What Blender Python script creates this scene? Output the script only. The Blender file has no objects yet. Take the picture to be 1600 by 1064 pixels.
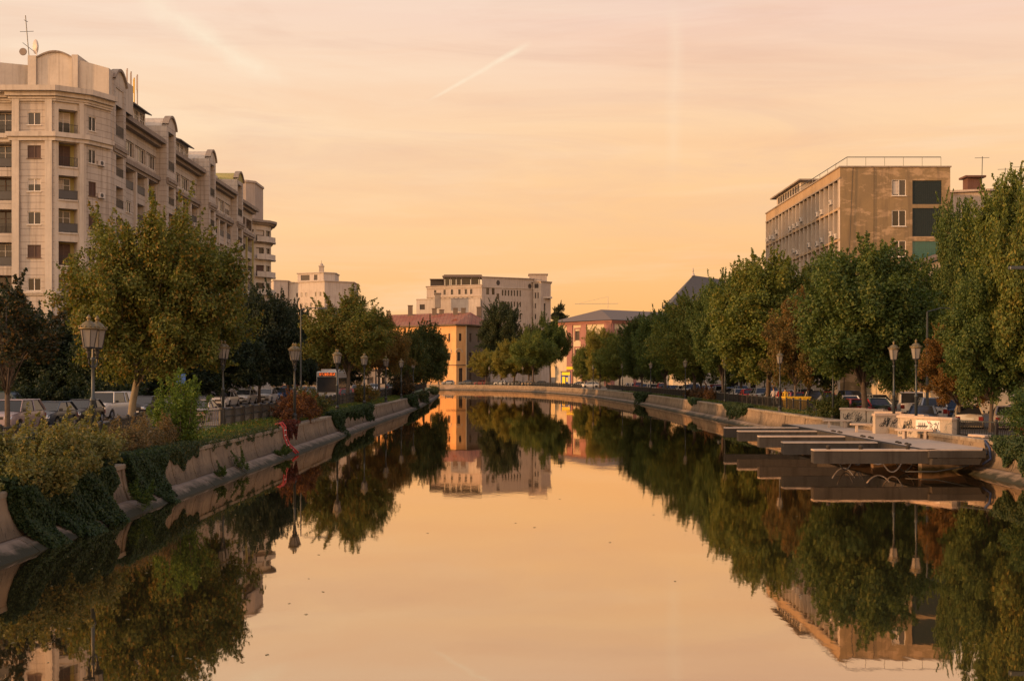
import bpy, math, random
import numpy as np
from mathutils import Vector
sc = bpy.context.scene
R = math.radians
# ------------------------------------------------------------------ camera
cd = bpy.data.cameras.new('camera'); cam = bpy.data.objects.new('camera', cd)
sc.collection.objects.link(cam); sc.camera = cam
cam.location = (0, 0, 4.5); cam.rotation_euler = (R(90), 0, 0)
cd.lens = 45; cd.sensor_width = 36; cd.shift_y = 0.0331; cd.clip_end = 8000; cd.clip_start = 0.1
sc.view_settings.view_transform = 'Standard'; sc.view_settings.look = 'None'
sc.view_settings.exposure = 0.0; sc.view_settings.gamma = 1.0
# ------------------------------------------------------------------ sun
SUN_EL, SUN_AZ = 8.0, 256.0          # azimuth clockwise from +Y, low, behind the left shoulder
sd = bpy.data.lights.new('sun', 'SUN'); sun = bpy.data.objects.new('sun', sd)
sc.collection.objects.link(sun)
sd.energy = 4.6; sd.angle = R(2.0); sd.color = (1.0, 0.50, 0.20)
_d = Vector((math.sin(R(SUN_AZ))*math.cos(R(SUN_EL)), math.cos(R(SUN_AZ))*math.cos(R(SUN_EL)), math.sin(R(SUN_EL))))
sun.rotation_euler = _d.to_track_quat('Z', 'Y').to_euler(); sun.location = (-60, -40, 60)

def lin(r, g, b):
    f = lambda c: (c/255/12.92 if c/255 <= 0.04045 else ((c/255+0.055)/1.055)**2.4)
    return (f(r), f(g), f(b), 1.0)

# node helper
class NT:
    def __init__(s, tree): s.t = tree; s.n = tree.nodes; s.l = tree.links
    def new(s, ty, ins=None, **kw):
        nd = s.n.new(ty)
        for k, v in kw.items(): setattr(nd, k, v)
        for k, v in (ins or {}).items():
            if isinstance(v, bpy.types.NodeSocket): s.l.new(v, nd.inputs[k])
            else: nd.inputs[k].default_value = v
        return nd
    def m(s, op, a, b=None, c=None, clamp=False):
        i = {0: a}
        if b is not None: i[1] = b
        if c is not None: i[2] = c
        return s.new('ShaderNodeMath', i, operation=op, use_clamp=clamp).outputs[0]
    def mix(s, f, a, b, bt='MIX'):
        return s.new('ShaderNodeMixRGB', {0: f, 1: a, 2: b}, blend_type=bt).outputs[0]
    def ramp(s, f, stops, interp='LINEAR'):
        nd = s.new('ShaderNodeValToRGB', {0: f}); cr = nd.color_ramp; cr.interpolation = interp
        while len(cr.elements) > 1: cr.elements.remove(cr.elements[-1])
        cr.elements[0].position = stops[0][0]; cr.elements[0].color = stops[0][1]
        for p, c in stops[1:]:
            e = cr.elements.new(p); e.color = c
        return nd.outputs[0]
    def sep(s, v): return s.new('ShaderNodeSeparateXYZ', {0: v}).outputs
    def comb(s, x, y, z): return s.new('ShaderNodeCombineXYZ', {0: x, 1: y, 2: z}).outputs[0]
    def noise(s, v, scale, det=3, rough=0.5, dist=0.0):
        return s.new('ShaderNodeTexNoise', {'Vector': v, 'Scale': scale, 'Detail': det, 'Roughness': rough, 'Distortion': dist}).outputs[0]
    def dot(s, a, b):
        nd = s.new('ShaderNodeVectorMath', operation='DOT_PRODUCT'); s.l.new(a, nd.inputs[0]); nd.inputs[1].default_value = b
        return nd.outputs['Value']

# ------------------------------------------------------------------ sky
w = bpy.data.worlds.new('World'); sc.world = w; w.use_nodes = True
w.node_tree.nodes.clear(); N = NT(w.node_tree)
tc = N.new('ShaderNodeTexCoord').outputs['Generated']
X, Y, Z = N.sep(tc)
# warp elevation a little with wide noise so the bands of colour are not ruled
wob = N.noise(N.comb(N.m('MULTIPLY', X, 1.3), Y, N.m('MULTIPLY', Z, 5.0)), 1.6, 3)
el = N.m('ADD', Z, N.m('MULTIPLY', N.m('SUBTRACT', wob, 0.5), 0.05))
grad = N.ramp(el, [(0.0, lin(255, 178, 102)), (0.05, lin(255, 185, 112)), (0.12, lin(255, 200, 138)), (0.19, lin(253, 210, 164)),
                   (0.27, lin(245, 209, 188)), (0.42, lin(190, 186, 190)), (0.6, lin(150, 165, 190)), (1.0, lin(105, 130, 175))])
# left side of the view is brighter and yellower, right a little rosier
az = N.m('DIVIDE', X, N.m('MAXIMUM', N.m('ABSOLUTE', Y), 0.05))
lf = N.m('MULTIPLY', N.m('SUBTRACT', 0.1, az, clamp=False), 1.6, clamp=True)
up = N.m('MULTIPLY', Z, 5.0, clamp=True)
grad = N.mix(N.m('MULTIPLY', N.m('MULTIPLY', lf, up), 0.55), grad, lin(255, 234, 204))
# streaky thin cloud
sv = N.comb(N.m('MULTIPLY', N.m('ADD', X, N.m('MULTIPLY', Z, 1.2)), 1.5), 0.0, N.m('MULTIPLY', Z, 11.0))
st = N.noise(sv, 2.1, 9, 0.62, 0.9)
sm = N.ramp(st, [(0.45, (0, 0, 0, 1)), (0.66, (1, 1, 1, 1))])
sm = N.m('MULTIPLY', sm, N.ramp(Z, [(0.06, (0, 0, 0, 1)), (0.17, (1, 1, 1, 1))]))
grad = N.mix(N.m('MULTIPLY', sm, 0.42), grad, lin(226, 184, 160))
s2 = N.noise(N.comb(N.m('MULTIPLY', N.m('SUBTRACT', X, Z), 1.2), 3.0, N.m('MULTIPLY', Z, 14.0)), 2.4, 5, 0.6, 0.5)
grad = N.mix(N.m('MULTIPLY', N.ramp(s2, [(0.5, (0, 0, 0, 1)), (0.72, (1, 1, 1, 1))]), 0.28), grad, lin(255, 230, 200))
# low band of soft rosy grey cloud
s3 = N.noise(N.comb(N.m('MULTIPLY', X, 2.0), 7.0, N.m('MULTIPLY', Z, 16.0)), 1.5, 5, 0.6, 0.6)
grad = N.mix(N.m('MULTIPLY', N.ramp(s3, [(0.50, (0, 0, 0, 1)), (0.75, (1, 1, 1, 1))]), 0.22), grad, lin(240, 172, 124))
def pdir(px, py):
    v = Vector(((px-800)/2000, 1.0, (585-py)/2000)); return v.normalized()
def contrail(grad, a, b, w0, w1, amt, col, seed):
    A, B = pdir(*a), pdir(*b); n = A.cross(B).normalized(); t = (B-A); L = t.length; t = t.normalized()
    wv = N.m('MULTIPLY', N.m('SUBTRACT', N.noise(tc, 9.0, 5, 0.6), 0.5), w0*2.4)
    dist = N.m('ABSOLUTE', N.m('ADD', N.dot(tc, n), wv))
    al = N.m('DIVIDE', N.m('SUBTRACT', N.dot(tc, t), A.dot(t)), L)
    wid = N.m('ADD', w0, N.m('MULTIPLY', al, w1-w0))
    k = N.m('SUBTRACT', 1.0, N.m('DIVIDE', dist, N.m('MAXIMUM', wid, 0.0003)), clamp=True)
    k = N.m('SMOOTH_MIN', k, 1.0, 0.1)
    en = N.m('MULTIPLY', N.m('MULTIPLY', al, 5.0, clamp=True), N.m('MULTIPLY', N.m('SUBTRACT', 1.0, al), 5.0, clamp=True))
    k = N.m('MULTIPLY', N.m('MULTIPLY', k, en), N.m('GREATER_THAN', Y, 0.0))
    k = N.m('MULTIPLY', k, N.m('MULTIPLY', N.m('SUBTRACT', N.noise(tc, 22.0, 5, 0.65), 0.28), 3.0, clamp=True))
    return N.mix(N.m('MULTIPLY', k, amt, clamp=True), grad, col)
grad = contrail(grad, (180, -40), (460, 140), 0.013, 0.010, 0.6, lin(255, 238, 208), 1)
grad = contrail(grad, (668, 158), (832, 66), 0.0014, 0.0034, 0.85, lin(255, 236, 205), 2)
grad = contrail(grad, (1058, 300), (1052, -20), 0.007, 0.008, 0.22, lin(255, 232, 200), 3)
sky = N.new('ShaderNodeTexSky', sky_type='NISHITA', sun_disc=False, sun_elevation=R(SUN_EL), sun_rotation=R(SUN_AZ)).outputs[0]
glow = N.m('POWER', N.m('MAXIMUM', N.dot(tc, (math.sin(R(196)), math.cos(R(196)), 0.15)), 0.0), 0.8)  # unseen sky behind the camera, brightened to light the front faces
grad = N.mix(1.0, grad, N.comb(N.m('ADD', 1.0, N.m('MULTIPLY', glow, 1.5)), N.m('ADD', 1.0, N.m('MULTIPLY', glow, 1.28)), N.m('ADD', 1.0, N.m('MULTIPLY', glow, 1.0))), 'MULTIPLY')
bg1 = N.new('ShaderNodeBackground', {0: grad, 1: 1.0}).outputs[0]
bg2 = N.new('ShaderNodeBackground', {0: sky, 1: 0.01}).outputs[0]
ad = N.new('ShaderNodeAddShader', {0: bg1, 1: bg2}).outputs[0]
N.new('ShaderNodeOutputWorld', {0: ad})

# ------------------------------------------------------------------ materials
MAT = {}
def newmat(name):
    m = bpy.data.materials.new(name); m.use_nodes = True; m.node_tree.nodes.clear(); MAT[name] = m
    return m, NT(m.node_tree)
def finish(T, color, rough=0.8, metal=0.0, bump=None, bstr=0.3, bdist=0.02, **kw):
    ins = {'Base Color': color, 'Roughness': rough, 'Metallic': metal}
    if bump is not None:
        ins['Normal'] = T.new('ShaderNodeBump', {'Strength': bstr, 'Distance': bdist, 'Height': bump}).outputs[0]
    ins.update(kw)
    p = T.new('ShaderNodeBsdfPrincipled', ins)
    T.new('ShaderNodeOutputMaterial', {0: p.outputs[0]}); return p
def C(r, g, b): return (r, g, b, 1.0)

def plain(name, col, rough=0.6, metal=0.0, var=0.25, scale=3.0, objcol=False):
    m, T = newmat(name)
    p = T.new('ShaderNodeTexCoord').outputs['Object']
    n = T.noise(p, scale, 5, 0.6)
    base = T.new('ShaderNodeObjectInfo').outputs['Color'] if objcol else C(*col)
    hi = T.mix(1.0, base, C(1+var, 1+var, 1+var), 'MULTIPLY'); lo = T.mix(1.0, base, C(1-var, 1-var, 1-var), 'MULTIPLY')
    finish(T, T.mix(n, lo, hi), rough, metal, n, 0.15)
    return m
def stone(name, c1, c2, groove=0.0, stain=0.6, scale=1.0, gdark=0.45):
    """weathered masonry: blotches, vertical run-off streaks, optional level joints every `groove` metres"""
    m, T = newmat(name)
    p = T.new('ShaderNodeTexCoord').outputs['Object']; x, y, z = T.sep(p)
    n1 = T.noise(p, 0.35*scale, 6, 0.6); n2 = T.noise(p, 3.0*scale, 5, 0.65)
    col = T.mix(T.ramp(n1, [(0.3, (0, 0, 0, 1)), (0.7, (1, 1, 1, 1))]), C(*c1), C(*c2))
    streak = T.noise(T.comb(T.m('MULTIPLY', x, 2.5), T.m('MULTIPLY', y, 2.5), T.m('MULTIPLY', z, 0.12)), 1.0, 5, 0.65)
    sk = T.ramp(streak, [(0.5, (0, 0, 0, 1)), (0.72, (1, 1, 1, 1))])
    col = T.mix(T.m('MULTIPLY', sk, stain), col, C(c1[0]*0.45, c1[1]*0.42, c1[2]*0.40))
    col = T.mix(0.35, col, T.mix(n2, C(0.35, 0.35, 0.35), C(1, 1, 1)), 'MULTIPLY')
    h = n2
    if groove:
        fr = T.m('FRACT', T.m('DIVIDE', z, groove))
        ln = T.m('LESS_THAN', T.m('ABSOLUTE', T.m('SUBTRACT', fr, 0.5)), 0.045)
        col = T.mix(T.m('MULTIPLY', ln, 1-gdark), col, C(c1[0]*0.25, c1[1]*0.22, c1[2]*0.2))
        h = T.m('SUBTRACT', n2, T.m('MULTIPLY', ln, 3.0))
    finish(T, col, 0.95, 0, h, 0.35, 0.03, **{'Specular IOR Level': 0.12})
    return m
stone('stone_plain', (0.60, 0.54, 0.46), (0.49, 0.44, 0.375))
stone('stone_rustic', (0.56, 0.50, 0.43), (0.44, 0.39, 0.335), groove=0.70, stain=0.8)
stone('stone_dirty', (0.34, 0.29, 0.24), (0.26, 0.22, 0.19), stain=0.8)
stone('stone_grey', (0.47, 0.40, 0.34), (0.39, 0.33, 0.28), stain=0.6)
stone('stone_white', (0.55, 0.49, 0.42), (0.46, 0.40, 0.35))
stone('render_cream', (0.62, 0.52, 0.36), (0.55, 0.46, 0.32), stain=0.4)
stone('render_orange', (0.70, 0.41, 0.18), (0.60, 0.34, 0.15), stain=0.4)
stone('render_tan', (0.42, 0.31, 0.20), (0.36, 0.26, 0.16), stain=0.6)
stone('render_dull_shade', (0.22, 0.17, 0.12), (0.17, 0.13, 0.10), stain=0.5)  # dull render; on the mansion side wall it carries painted shade
stone('render_yellow', (0.42, 0.38, 0.15), (0.36, 0.32, 0.13), stain=0.5)
stone('brick_red', (0.36, 0.185, 0.16), (0.30, 0.155, 0.135), stain=0.3)
stone('brick_dark', (0.16, 0.085, 0.065), (0.12, 0.07, 0.055), stain=0.5)
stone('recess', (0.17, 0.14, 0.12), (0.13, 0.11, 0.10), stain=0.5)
def ochre():
    m, T = newmat('render_ochre')
    p = T.new('ShaderNodeTexCoord').outputs['Object']; x, y, z = T.sep(p)
    n1 = T.noise(p, 0.25, 6, 0.62, 0.6); n2 = T.noise(T.comb(x, y, T.m('MULTIPLY', z, 2.5)), 0.5, 6, 0.7, 0.3)
    col = T.mix(T.ramp(n1, [(0.4, (0, 0, 0, 1)), (0.6, (1, 1, 1, 1))]), C(0.225, 0.165, 0.090), C(0.265, 0.19, 0.098))
    col = T.mix(T.ramp(n2, [(0.52, (0, 0, 0, 1)), (0.60, (0.9, 0.9, 0.9, 1))]), col, C(0.42, 0.30, 0.18))
    sk = T.noise(T.comb(T.m('MULTIPLY', x, 1.2), y, T.m('MULTIPLY', z, 0.1)), 1.0, 5, 0.7)
    col = T.mix(T.m('MULTIPLY', T.ramp(sk, [(0.5, (0, 0, 0, 1)), (0.66, (1, 1, 1, 1))]), .5), col, C(0.10, 0.075, 0.05))
    n3 = T.noise(p, 6, 4)
    finish(T, T.mix(0.3, col, T.mix(n3, C(.4, .4, .4), C(1, 1, 1)), 'MULTIPLY'), 0.9, 0, n3, 0.2)
ochre()
plain('concrete', (0.30, 0.25, 0.20), 0.85, 0, 0.4, 2.0)
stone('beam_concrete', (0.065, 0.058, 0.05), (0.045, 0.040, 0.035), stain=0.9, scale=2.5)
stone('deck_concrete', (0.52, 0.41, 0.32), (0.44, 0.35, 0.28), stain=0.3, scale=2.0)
def wallmat():
    m, T = newmat('wall_concrete')
    p = T.new('ShaderNodeTexCoord').outputs['Object']; x, y, z = T.sep(p)
    n1 = T.noise(p, 0.5, 6, 0.7); n2 = T.noise(p, 4.0, 6, 0.7); n3 = T.noise(T.comb(T.m('MULTIPLY', x, 1.5), T.m('MULTIPLY', y, 1.5), T.m('MULTIPLY', z, 0.35)), 1.3, 6, 0.7)
    col = T.mix(T.ramp(n1, [(0.35, (0, 0, 0, 1)), (0.65, (1, 1, 1, 1))]), C(0.30, 0.225, 0.15), C(0.185, 0.14, 0.10))
    low = T.ramp(T.m('ADD', z, T.m('MULTIPLY', T.m('SUBTRACT', n3, 0.5), 1.3)), [(0.45, (1, 1, 1, 1)), (0.85, (0, 0, 0, 1))])
    col = T.mix(T.m('MULTIPLY', low, 0.75), col, C(0.09, 0.072, 0.052))
    st_ = T.ramp(n3, [(0.52, (0, 0, 0, 1)), (0.62, (1, 1, 1, 1))])
    col = T.mix(T.m('MULTIPLY', st_, 0.6), col, C(0.13, 0.105, 0.08))
    cr = T.m('LESS_THAN', T.m('ABSOLUTE', T.m('SUBTRACT', T.noise(p, 0.8, 4, 0.6, 1.0), 0.5)), 0.006)
    col = T.mix(T.m('MULTIPLY', cr, .8), col, C(0.05, 0.04, 0.03))
    col = T.mix(0.5, col, T.mix(n2, C(.3, .3, .3), C(1.25, 1.25, 1.25)), 'MULTIPLY')
    finish(T, col, 0.95, 0, T.m('ADD', n2, n1), 0.5, 0.05, **{'Specular IOR Level': 0.1})
def apron():
    m, T = newmat('apron_concrete')
    p = T.new('ShaderNodeTexCoord').outputs['Object']; x, y, z = T.sep(p)
    n1 = T.noise(p, 1.2, 6, 0.65); n2 = T.noise(p, 7.0, 5, 0.65)
    col = T.mix(n1, C(0.20, 0.155, 0.12), C(0.30, 0.23, 0.175))
    alg = T.ramp(T.m('ADD', z, T.m('MULTIPLY', T.m('SUBTRACT', n1, 0.5), 0.5)), [(0.10, (1, 1, 1, 1)), (0.30, (0, 0, 0, 1))])
    col = T.mix(alg, col, C(0.035, 0.035, 0.022))
    col = T.mix(0.4, col, T.mix(n2, C(.4, .4, .4), C(1, 1, 1)), 'MULTIPLY')
    finish(T, col, 0.85, 0, n2, 0.4, 0.03, **{'Specular IOR Level': 0.2})
apron(); wallmat(); stone('coping_stone', (0.33, 0.27, 0.20), (0.22, 0.18, 0.135), stain=0.9, scale=3.0)
plain('iron_black', (0.018, 0.020, 0.022), 0.45, 0.3)
plain('iron_bluish', (0.045, 0.055, 0.06), 0.45, 0.4)
plain('brass', (0.17, 0.13, 0.065), 0.5, 0.6)
plain('lamp_glass', (0.20, 0.185, 0.165), 0.25, 0.0, 0.15)
plain('frame_white', (0.62, 0.58, 0.52), 0.5, 0, 0.1)
plain('frame_brown', (0.10, 0.06, 0.04), 0.6, 0, 0.2)
plain('shutter', (0.07, 0.035, 0.025), 0.6, 0, 0.3)
plain('curtain', (0.45, 0.40, 0.34), 0.9, 0, 0.2)
plain('dark_interior', (0.05, 0.042, 0.036), 0.9)
plain('ac_white', (0.50, 0.46, 0.42), 0.5, 0, 0.15)
plain('ac_fan', (0.06, 0.06, 0.06), 0.6)
plain('roof_tin', (0.13, 0.10, 0.082), 0.8, 0.0, 0.35)
plain('roof_slate', (0.055, 0.055, 0.06), 0.7, 0, 0.35)
plain('green_tile', (0.010, 0.020, 0.020), 0.8, 0, 0.3)
plain('green_glassblock', (0.02, 0.10, 0.08), 0.35, 0, 0.3)
plain('car_paint', (1, 1, 1), 0.28, 0.25, 0.05, 2.0, objcol=True)
plain('tyre', (0.012, 0.012, 0.012), 0.85)
plain('rim', (0.30, 0.30, 0.31), 0.35, 0.8)
plain('car_trim', (0.015, 0.015, 0.017), 0.6)
plain('headlight', (0.55, 0.56, 0.58), 0.15, 0.1)
plain('plate', (0.55, 0.54, 0.50), 0.5)
plain('yellow_paint', (0.65, 0.40, 0.02), 0.5)
plain('red_paint', (0.30, 0.02, 0.018), 0.5)
plain('white_paint', (0.65, 0.62, 0.58), 0.5)
plain('blue_paint', (0.02, 0.08, 0.30), 0.5)
plain('skin', (0.45, 0.27, 0.19), 0.6, 0, 0.05)
plain('hair', (0.03, 0.02, 0.015), 0.8)
plain('cloth', (1, 1, 1), 0.9, 0, 0.15, 4.0, objcol=True)
plain('cloth_dark', (0.03, 0.035, 0.05), 0.9)
plain('bark', (0.085, 0.065, 0.05), 0.95, 0, 0.5, 4.0)
plain('bark_pale', (0.20, 0.17, 0.12), 0.9, 0, 0.5, 2.5)
def glass(name, dark, tint):
    m, T = newmat(name)
    r = T.new('ShaderNodeObjectInfo').outputs['Random']
    col = T.mix(r, C(*dark), C(*tint))
    finish(T, col, 0.12, 0.0, **{'Specular IOR Level': 0.45})
glass('window_glass', (0.012, 0.011, 0.010), (0.07, 0.06, 0.052))
glass('car_glass', (0.015, 0.017, 0.02), (0.03, 0.033, 0.036))
def emis(name, col, s):
    m, T = newmat(name)
    finish(T, C(*col), 0.5, 0, **{'Emission Color': C(*col), 'Emission Strength': s})
plain('tail_light', (0.15, 0.008, 0.007), 0.3)
plain('office_glass', (0.045, 0.038, 0.032), 0.55, 0, 0.5, 0.6)
plain('navy_paint', (0.015, 0.025, 0.07), 0.5)
emis('brake_lit', (1.0, 0.03, 0.015), 2.0)
emis('bus_display', (1.0, 0.16, 0.02), 0.9)
emis('headlamp_lit', (1.0, 0.85, 0.6), 2.5)
emis('sign_yellow_lit', (1.0, 0.55, 0.02), 0.6)
def leaf(name):
    """leaf colour = object colour, varied leaf by leaf and in soft patches; thin, so light passes"""
    m, T = newmat(name)
    oi = T.new('ShaderNodeObjectInfo'); geo = T.new('ShaderNodeNewGeometry')
    base = oi.outputs['Color']; ri = geo.outputs['Random Per Island']
    p = T.new('ShaderNodeTexCoord').outputs['Object']
    patch = T.noise(p, 0.45, 3)
    v = T.ramp(ri, [(0.0, C(0.62, 0.66, 0.6)), (0.45, C(0.95, 1.0, 0.88)), (0.8, C(1.25, 1.2, 1.0)), (1.0, C(1.65, 1.5, 1.05))])
    col = T.mix(1.0, base, v, 'MULTIPLY')
    autumn = T.m('MULTIPLY', T.m('GREATER_THAN', T.m('ADD', ri, T.m('MULTIPLY', patch, 0.9)), 1.27), oi.outputs['Alpha'])
    col = T.mix(autumn, col, C(0.22, 0.095, 0.02))
    d = T.new('ShaderNodeBsdfPrincipled', {'Base Color': col, 'Roughness': 0.65, 'Specular IOR Level': 0.25}).outputs[0]
    t = T.new('ShaderNodeBsdfTranslucent', {0: T.mix(1.0, col, C(1.2, 1.3, 0.5), 'MULTIPLY')}).outputs[0]
    s = T.new('ShaderNodeMixShader', {0: 0.30, 1: d, 2: t}).outputs[0]
    T.new('ShaderNodeOutputMaterial', {0: s})
leaf('leaf')
def ground_mat(name, c1, c2, scale):
    m, T = newmat(name)
    p = T.new('ShaderNodeTexCoord').outputs['Object']
    n = T.noise(p, scale, 6, 0.65); n2 = T.noise(p, scale*12, 4)
    finish(T, T.mix(0.3, T.mix(n, C(*c1), C(*c2)), T.mix(n2, C(.3, .3, .3), C(1, 1, 1)), 'MULTIPLY'), 0.92, 0, n2, 0.3)
ground_mat('earth', (0.07, 0.055, 0.035), (0.11, 0.09, 0.06), 0.4)
ground_mat('turf', (0.035, 0.06, 0.015), (0.07, 0.085, 0.025), 0.7)
ground_mat('asphalt', (0.05, 0.047, 0.045), (0.075, 0.07, 0.065), 0.5)
ground_mat('paving', (0.20, 0.165, 0.13), (0.27, 0.22, 0.17), 0.8)
def rooftile():
    m, T = newmat('roof_rust')
    p = T.new('ShaderNodeTexCoord').outputs['Object']; x, y, z = T.sep(p)
    n = T.noise(p, 0.35, 6, 0.7); fr = T.m('FRACT', T.m('MULTIPLY', x, 0.8))
    ln = T.m('LESS_THAN', fr, 0.12)
    col = T.mix(T.ramp(n, [(0.4, (0, 0, 0, 1)), (0.62, (1, 1, 1, 1))]), C(0.22, 0.060, 0.028), C(0.27, 0.13, 0.07))
    col = T.mix(T.m('MULTIPLY', ln, 0.6), col, C(0.06, 0.02, 0.015))
    finish(T, col, 0.75, 0.1, n, 0.3)
rooftile()
def water_mat():
    m, T = newmat('water')
    p = T.new('ShaderNodeTexCoord').outputs['Object']; x, y, z = T.sep(p)
    n1 = T.noise(T.comb(x, T.m('MULTIPLY', y, 0.45), 0.0), 1.1, 3, 0.5)
    n2 = T.noise(T.comb(x, T.m('MULTIPLY', y, 0.5), 0.0), 0.16, 2, 0.5)
    msk = T.ramp(T.noise(T.comb(x, T.m('MULTIPLY', y, 0.35), 5.0), 0.05, 3, 0.6), [(0.45, (0, 0, 0, 1)), (0.62, (1, 1, 1, 1))])
    n3 = T.noise(T.comb(x, T.m('MULTIPLY', y, 0.6), 2.0), 4.5, 3, 0.6)
    h = T.m('ADD', T.m('ADD', T.m('MULTIPLY', n1, 0.10), T.m('MULTIPLY', n2, 0.55)), T.m('MULTIPLY', T.m('MULTIPLY', n3, msk), 0.045))
    bmp = T.new('ShaderNodeBump', {'Strength': 0.16, 'Distance': 0.10, 'Height': h}).outputs[0]
    lw = T.new('ShaderNodeFresnel', {'IOR': 1.33, 'Normal': bmp}).outputs[0]
    k = T.ramp(lw, [(0.02, C(.30, .30, .30)), (0.12, C(.52, .52, .52)), (0.25, C(.70, .70, .70)), (0.6, C(.90, .90, .90)), (1.0, C(.97, .97, .97))])
    g = T.new('ShaderNodeBsdfGlossy', {0: C(0.97, 0.815, 0.65), 'Roughness': 0.018, 'Normal': bmp}).outputs[0]
    d = T.new('ShaderNodeBsdfDiffuse', {0: C(0.026, 0.025, 0.013)}).outputs[0]
    s = T.new('ShaderNodeMixShader', {0: k, 1: d, 2: g}).outputs[0]
    T.new('ShaderNodeOutputMaterial', {0: s})
water_mat()
def graffiti():
    m, T = newmat('graffiti')
    p = T.new('ShaderNodeTexCoord').outputs['Object']
    n = T.noise(p, 0.9, 2, 0.5, 1.2); b = T.noise(p, 2.0, 6, 0.65)
    col = T.mix(b, C(0.33, 0.27, 0.20), C(0.44, 0.36, 0.28))
    ln = T.m('LESS_THAN', T.m('ABSOLUTE', T.m('SUBTRACT', n, 0.5)), 0.022)
    ln2 = T.m('LESS_THAN', T.m('ABSOLUTE', T.m('SUBTRACT', T.noise(p, 1.3, 2, 0.5, 1.8), 0.52)), 0.013)
    col = T.mix(T.m('MULTIPLY', ln, 0.25), col, C(0.05, 0.06, 0.06))
    col = T.mix(T.m('MULTIPLY', ln2, 0.3), col, C(0.06, 0.12, 0.10))
    finish(T, col, 0.85, 0, b, 0.3)
graffiti()
# ------------------------------------------------------------------ mesh helpers
COL = sc.collection
def PX(px, y): return (px-800)/2000*y
def PZ(py, y): return 4.5-(py-585)/2000*y
class MB:
    def __init__(s): s.v = []; s.f = []; s.m = []
    def add(s, vs, fs, mi=0):
        o = len(s.v); s.v += [tuple(v) for v in vs]
        for f in fs: s.f.append([i+o for i in f]); s.m.append(mi)
        return s
    def quad(s, a, b, c, d, mi=0): return s.add([a, b, c, d], [(0, 1, 2, 3)], mi)
    def box(s, x0, x1, y0, y1, z0, z1, mi=0):
        return s.add([(x0, y0, z0), (x1, y0, z0), (x1, y1, z0), (x0, y1, z0), (x0, y0, z1), (x1, y0, z1), (x1, y1, z1), (x0, y1, z1)],
                     [(0, 3, 2, 1), (4, 5, 6, 7), (0, 1, 5, 4), (1, 2, 6, 5), (2, 3, 7, 6), (3, 0, 4, 7)], mi)
    def bbox(s, x0, x1, y0, y1, z0, z1, b=0.03, mi=0):
        """box with chamfered upright edges and top"""
        ring = lambda i, z: [(x0+b+i, y0+i, z), (x1-b-i, y0+i, z), (x1-i, y0+b+i, z), (x1-i, y1-b-i, z), (x1-b-i, y1-i, z), (x0+b+i, y1-i, z), (x0+i, y1-b-i, z), (x0+i, y0+b+i, z)]
        vs = ring(0, z0)+ring(0, z1-b)+ring(b*0.7, z1)
        fs = [tuple(range(7, -1, -1)), tuple(range(16, 24))]
        for k in (0, 8):
            for i in range(8): j = (i+1) % 8; fs.append((k+i, k+j, k+8+j, k+8+i))
        return s.add(vs, fs, mi)
    def prism(s, poly, z0, z1, mi=0):
        n = len(poly)
        return s.add([(x, y, z0) for x, y in poly]+[(x, y, z1) for x, y in poly],
                     [tuple(range(n-1, -1, -1)), tuple(range(n, 2*n))]+[(i, (i+1) % n, n+(i+1) % n, n+i) for i in range(n)], mi)
    def lathe(s, prof, c=(0, 0, 0), n=12, mi=0):
        vs = []; fs = []
        for r, z in prof:
            for k in range(n): a = 2*math.pi*k/n; vs.append((c[0]+r*math.cos(a), c[1]+r*math.sin(a), c[2]+z))
        for i in range(len(prof)-1):
            for k in range(n): j = (k+1) % n; fs.append((i*n+k, i*n+j, (i+1)*n+j, (i+1)*n+k))
        fs.append(tuple(range(n-1, -1, -1))); fs.append(tuple((len(prof)-1)*n+k for k in range(n)))
        return s.add(vs, fs, mi)
    def tube(s, pts, rs, n=6, mi=0):
        pts = [Vector(p) for p in pts]
        if not isinstance(rs, (list, tuple)): rs = [rs]*len(pts)
        vs = []; fs = []
        for i, p in enumerate(pts):
            t = (pts[min(i+1, len(pts)-1)]-pts[max(i-1, 0)])
            if t.length < 1e-6: t = Vector((0, 0, 1))
            t.normalize(); a = Vector((0, 0, 1)) if abs(t.z) < 0.9 else Vector((1, 0, 0))
            u = t.cross(a).normalized(); v = t.cross(u)
            for k in range(n): g = 2*math.pi*k/n; vs.append(p+(u*math.cos(g)+v*math.sin(g))*rs[i])
        for i in range(len(pts)-1):
            for k in range(n): j = (k+1) % n; fs.append((i*n+k, i*n+j, (i+1)*n+j, (i+1)*n+k))
        fs.append(tuple(range(n-1, -1, -1))); fs.append(tuple((len(pts)-1)*n+k for k in range(n)))
        return s.add(vs, fs, mi)
    def mesh(s, name, mats, smooth=False):
        me = bpy.data.meshes.new(name); me.from_pydata(s.v, [], s.f)
        for m in mats: me.materials.append(MAT[m])
        me.polygons.foreach_set('material_index', s.m)
        if smooth: me.polygons.foreach_set('use_smooth', [True]*len(s.f))
        me.update(); return me
    def build(s, name, mats, parent=None, smooth=False, loc=None):
        if isinstance(mats, str): mats = [mats]
        return link(name, s.mesh(name, mats, smooth), parent, loc)
WORLDROOT = {}
def link(name, me, parent=None, loc=None, rz=0.0):
    """loc None and a placed root as parent: the mesh is in world coordinates"""
    o = bpy.data.objects.new(name, me); COL.objects.link(o)
    if parent is not None:
        o.parent = parent
        if loc is None and parent.name in WORLDROOT: loc = -Vector(WORLDROOT[parent.name])
    if loc is not None: o.location = loc
    o.rotation_euler = (0, 0, rz); return o
def tag(o, label=None, cat=None, group=None, kind=None):
    if label: o['label'] = label
    if cat: o['category'] = cat
    if group: o['group'] = group
    if kind: o['kind'] = kind
    return o
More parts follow.
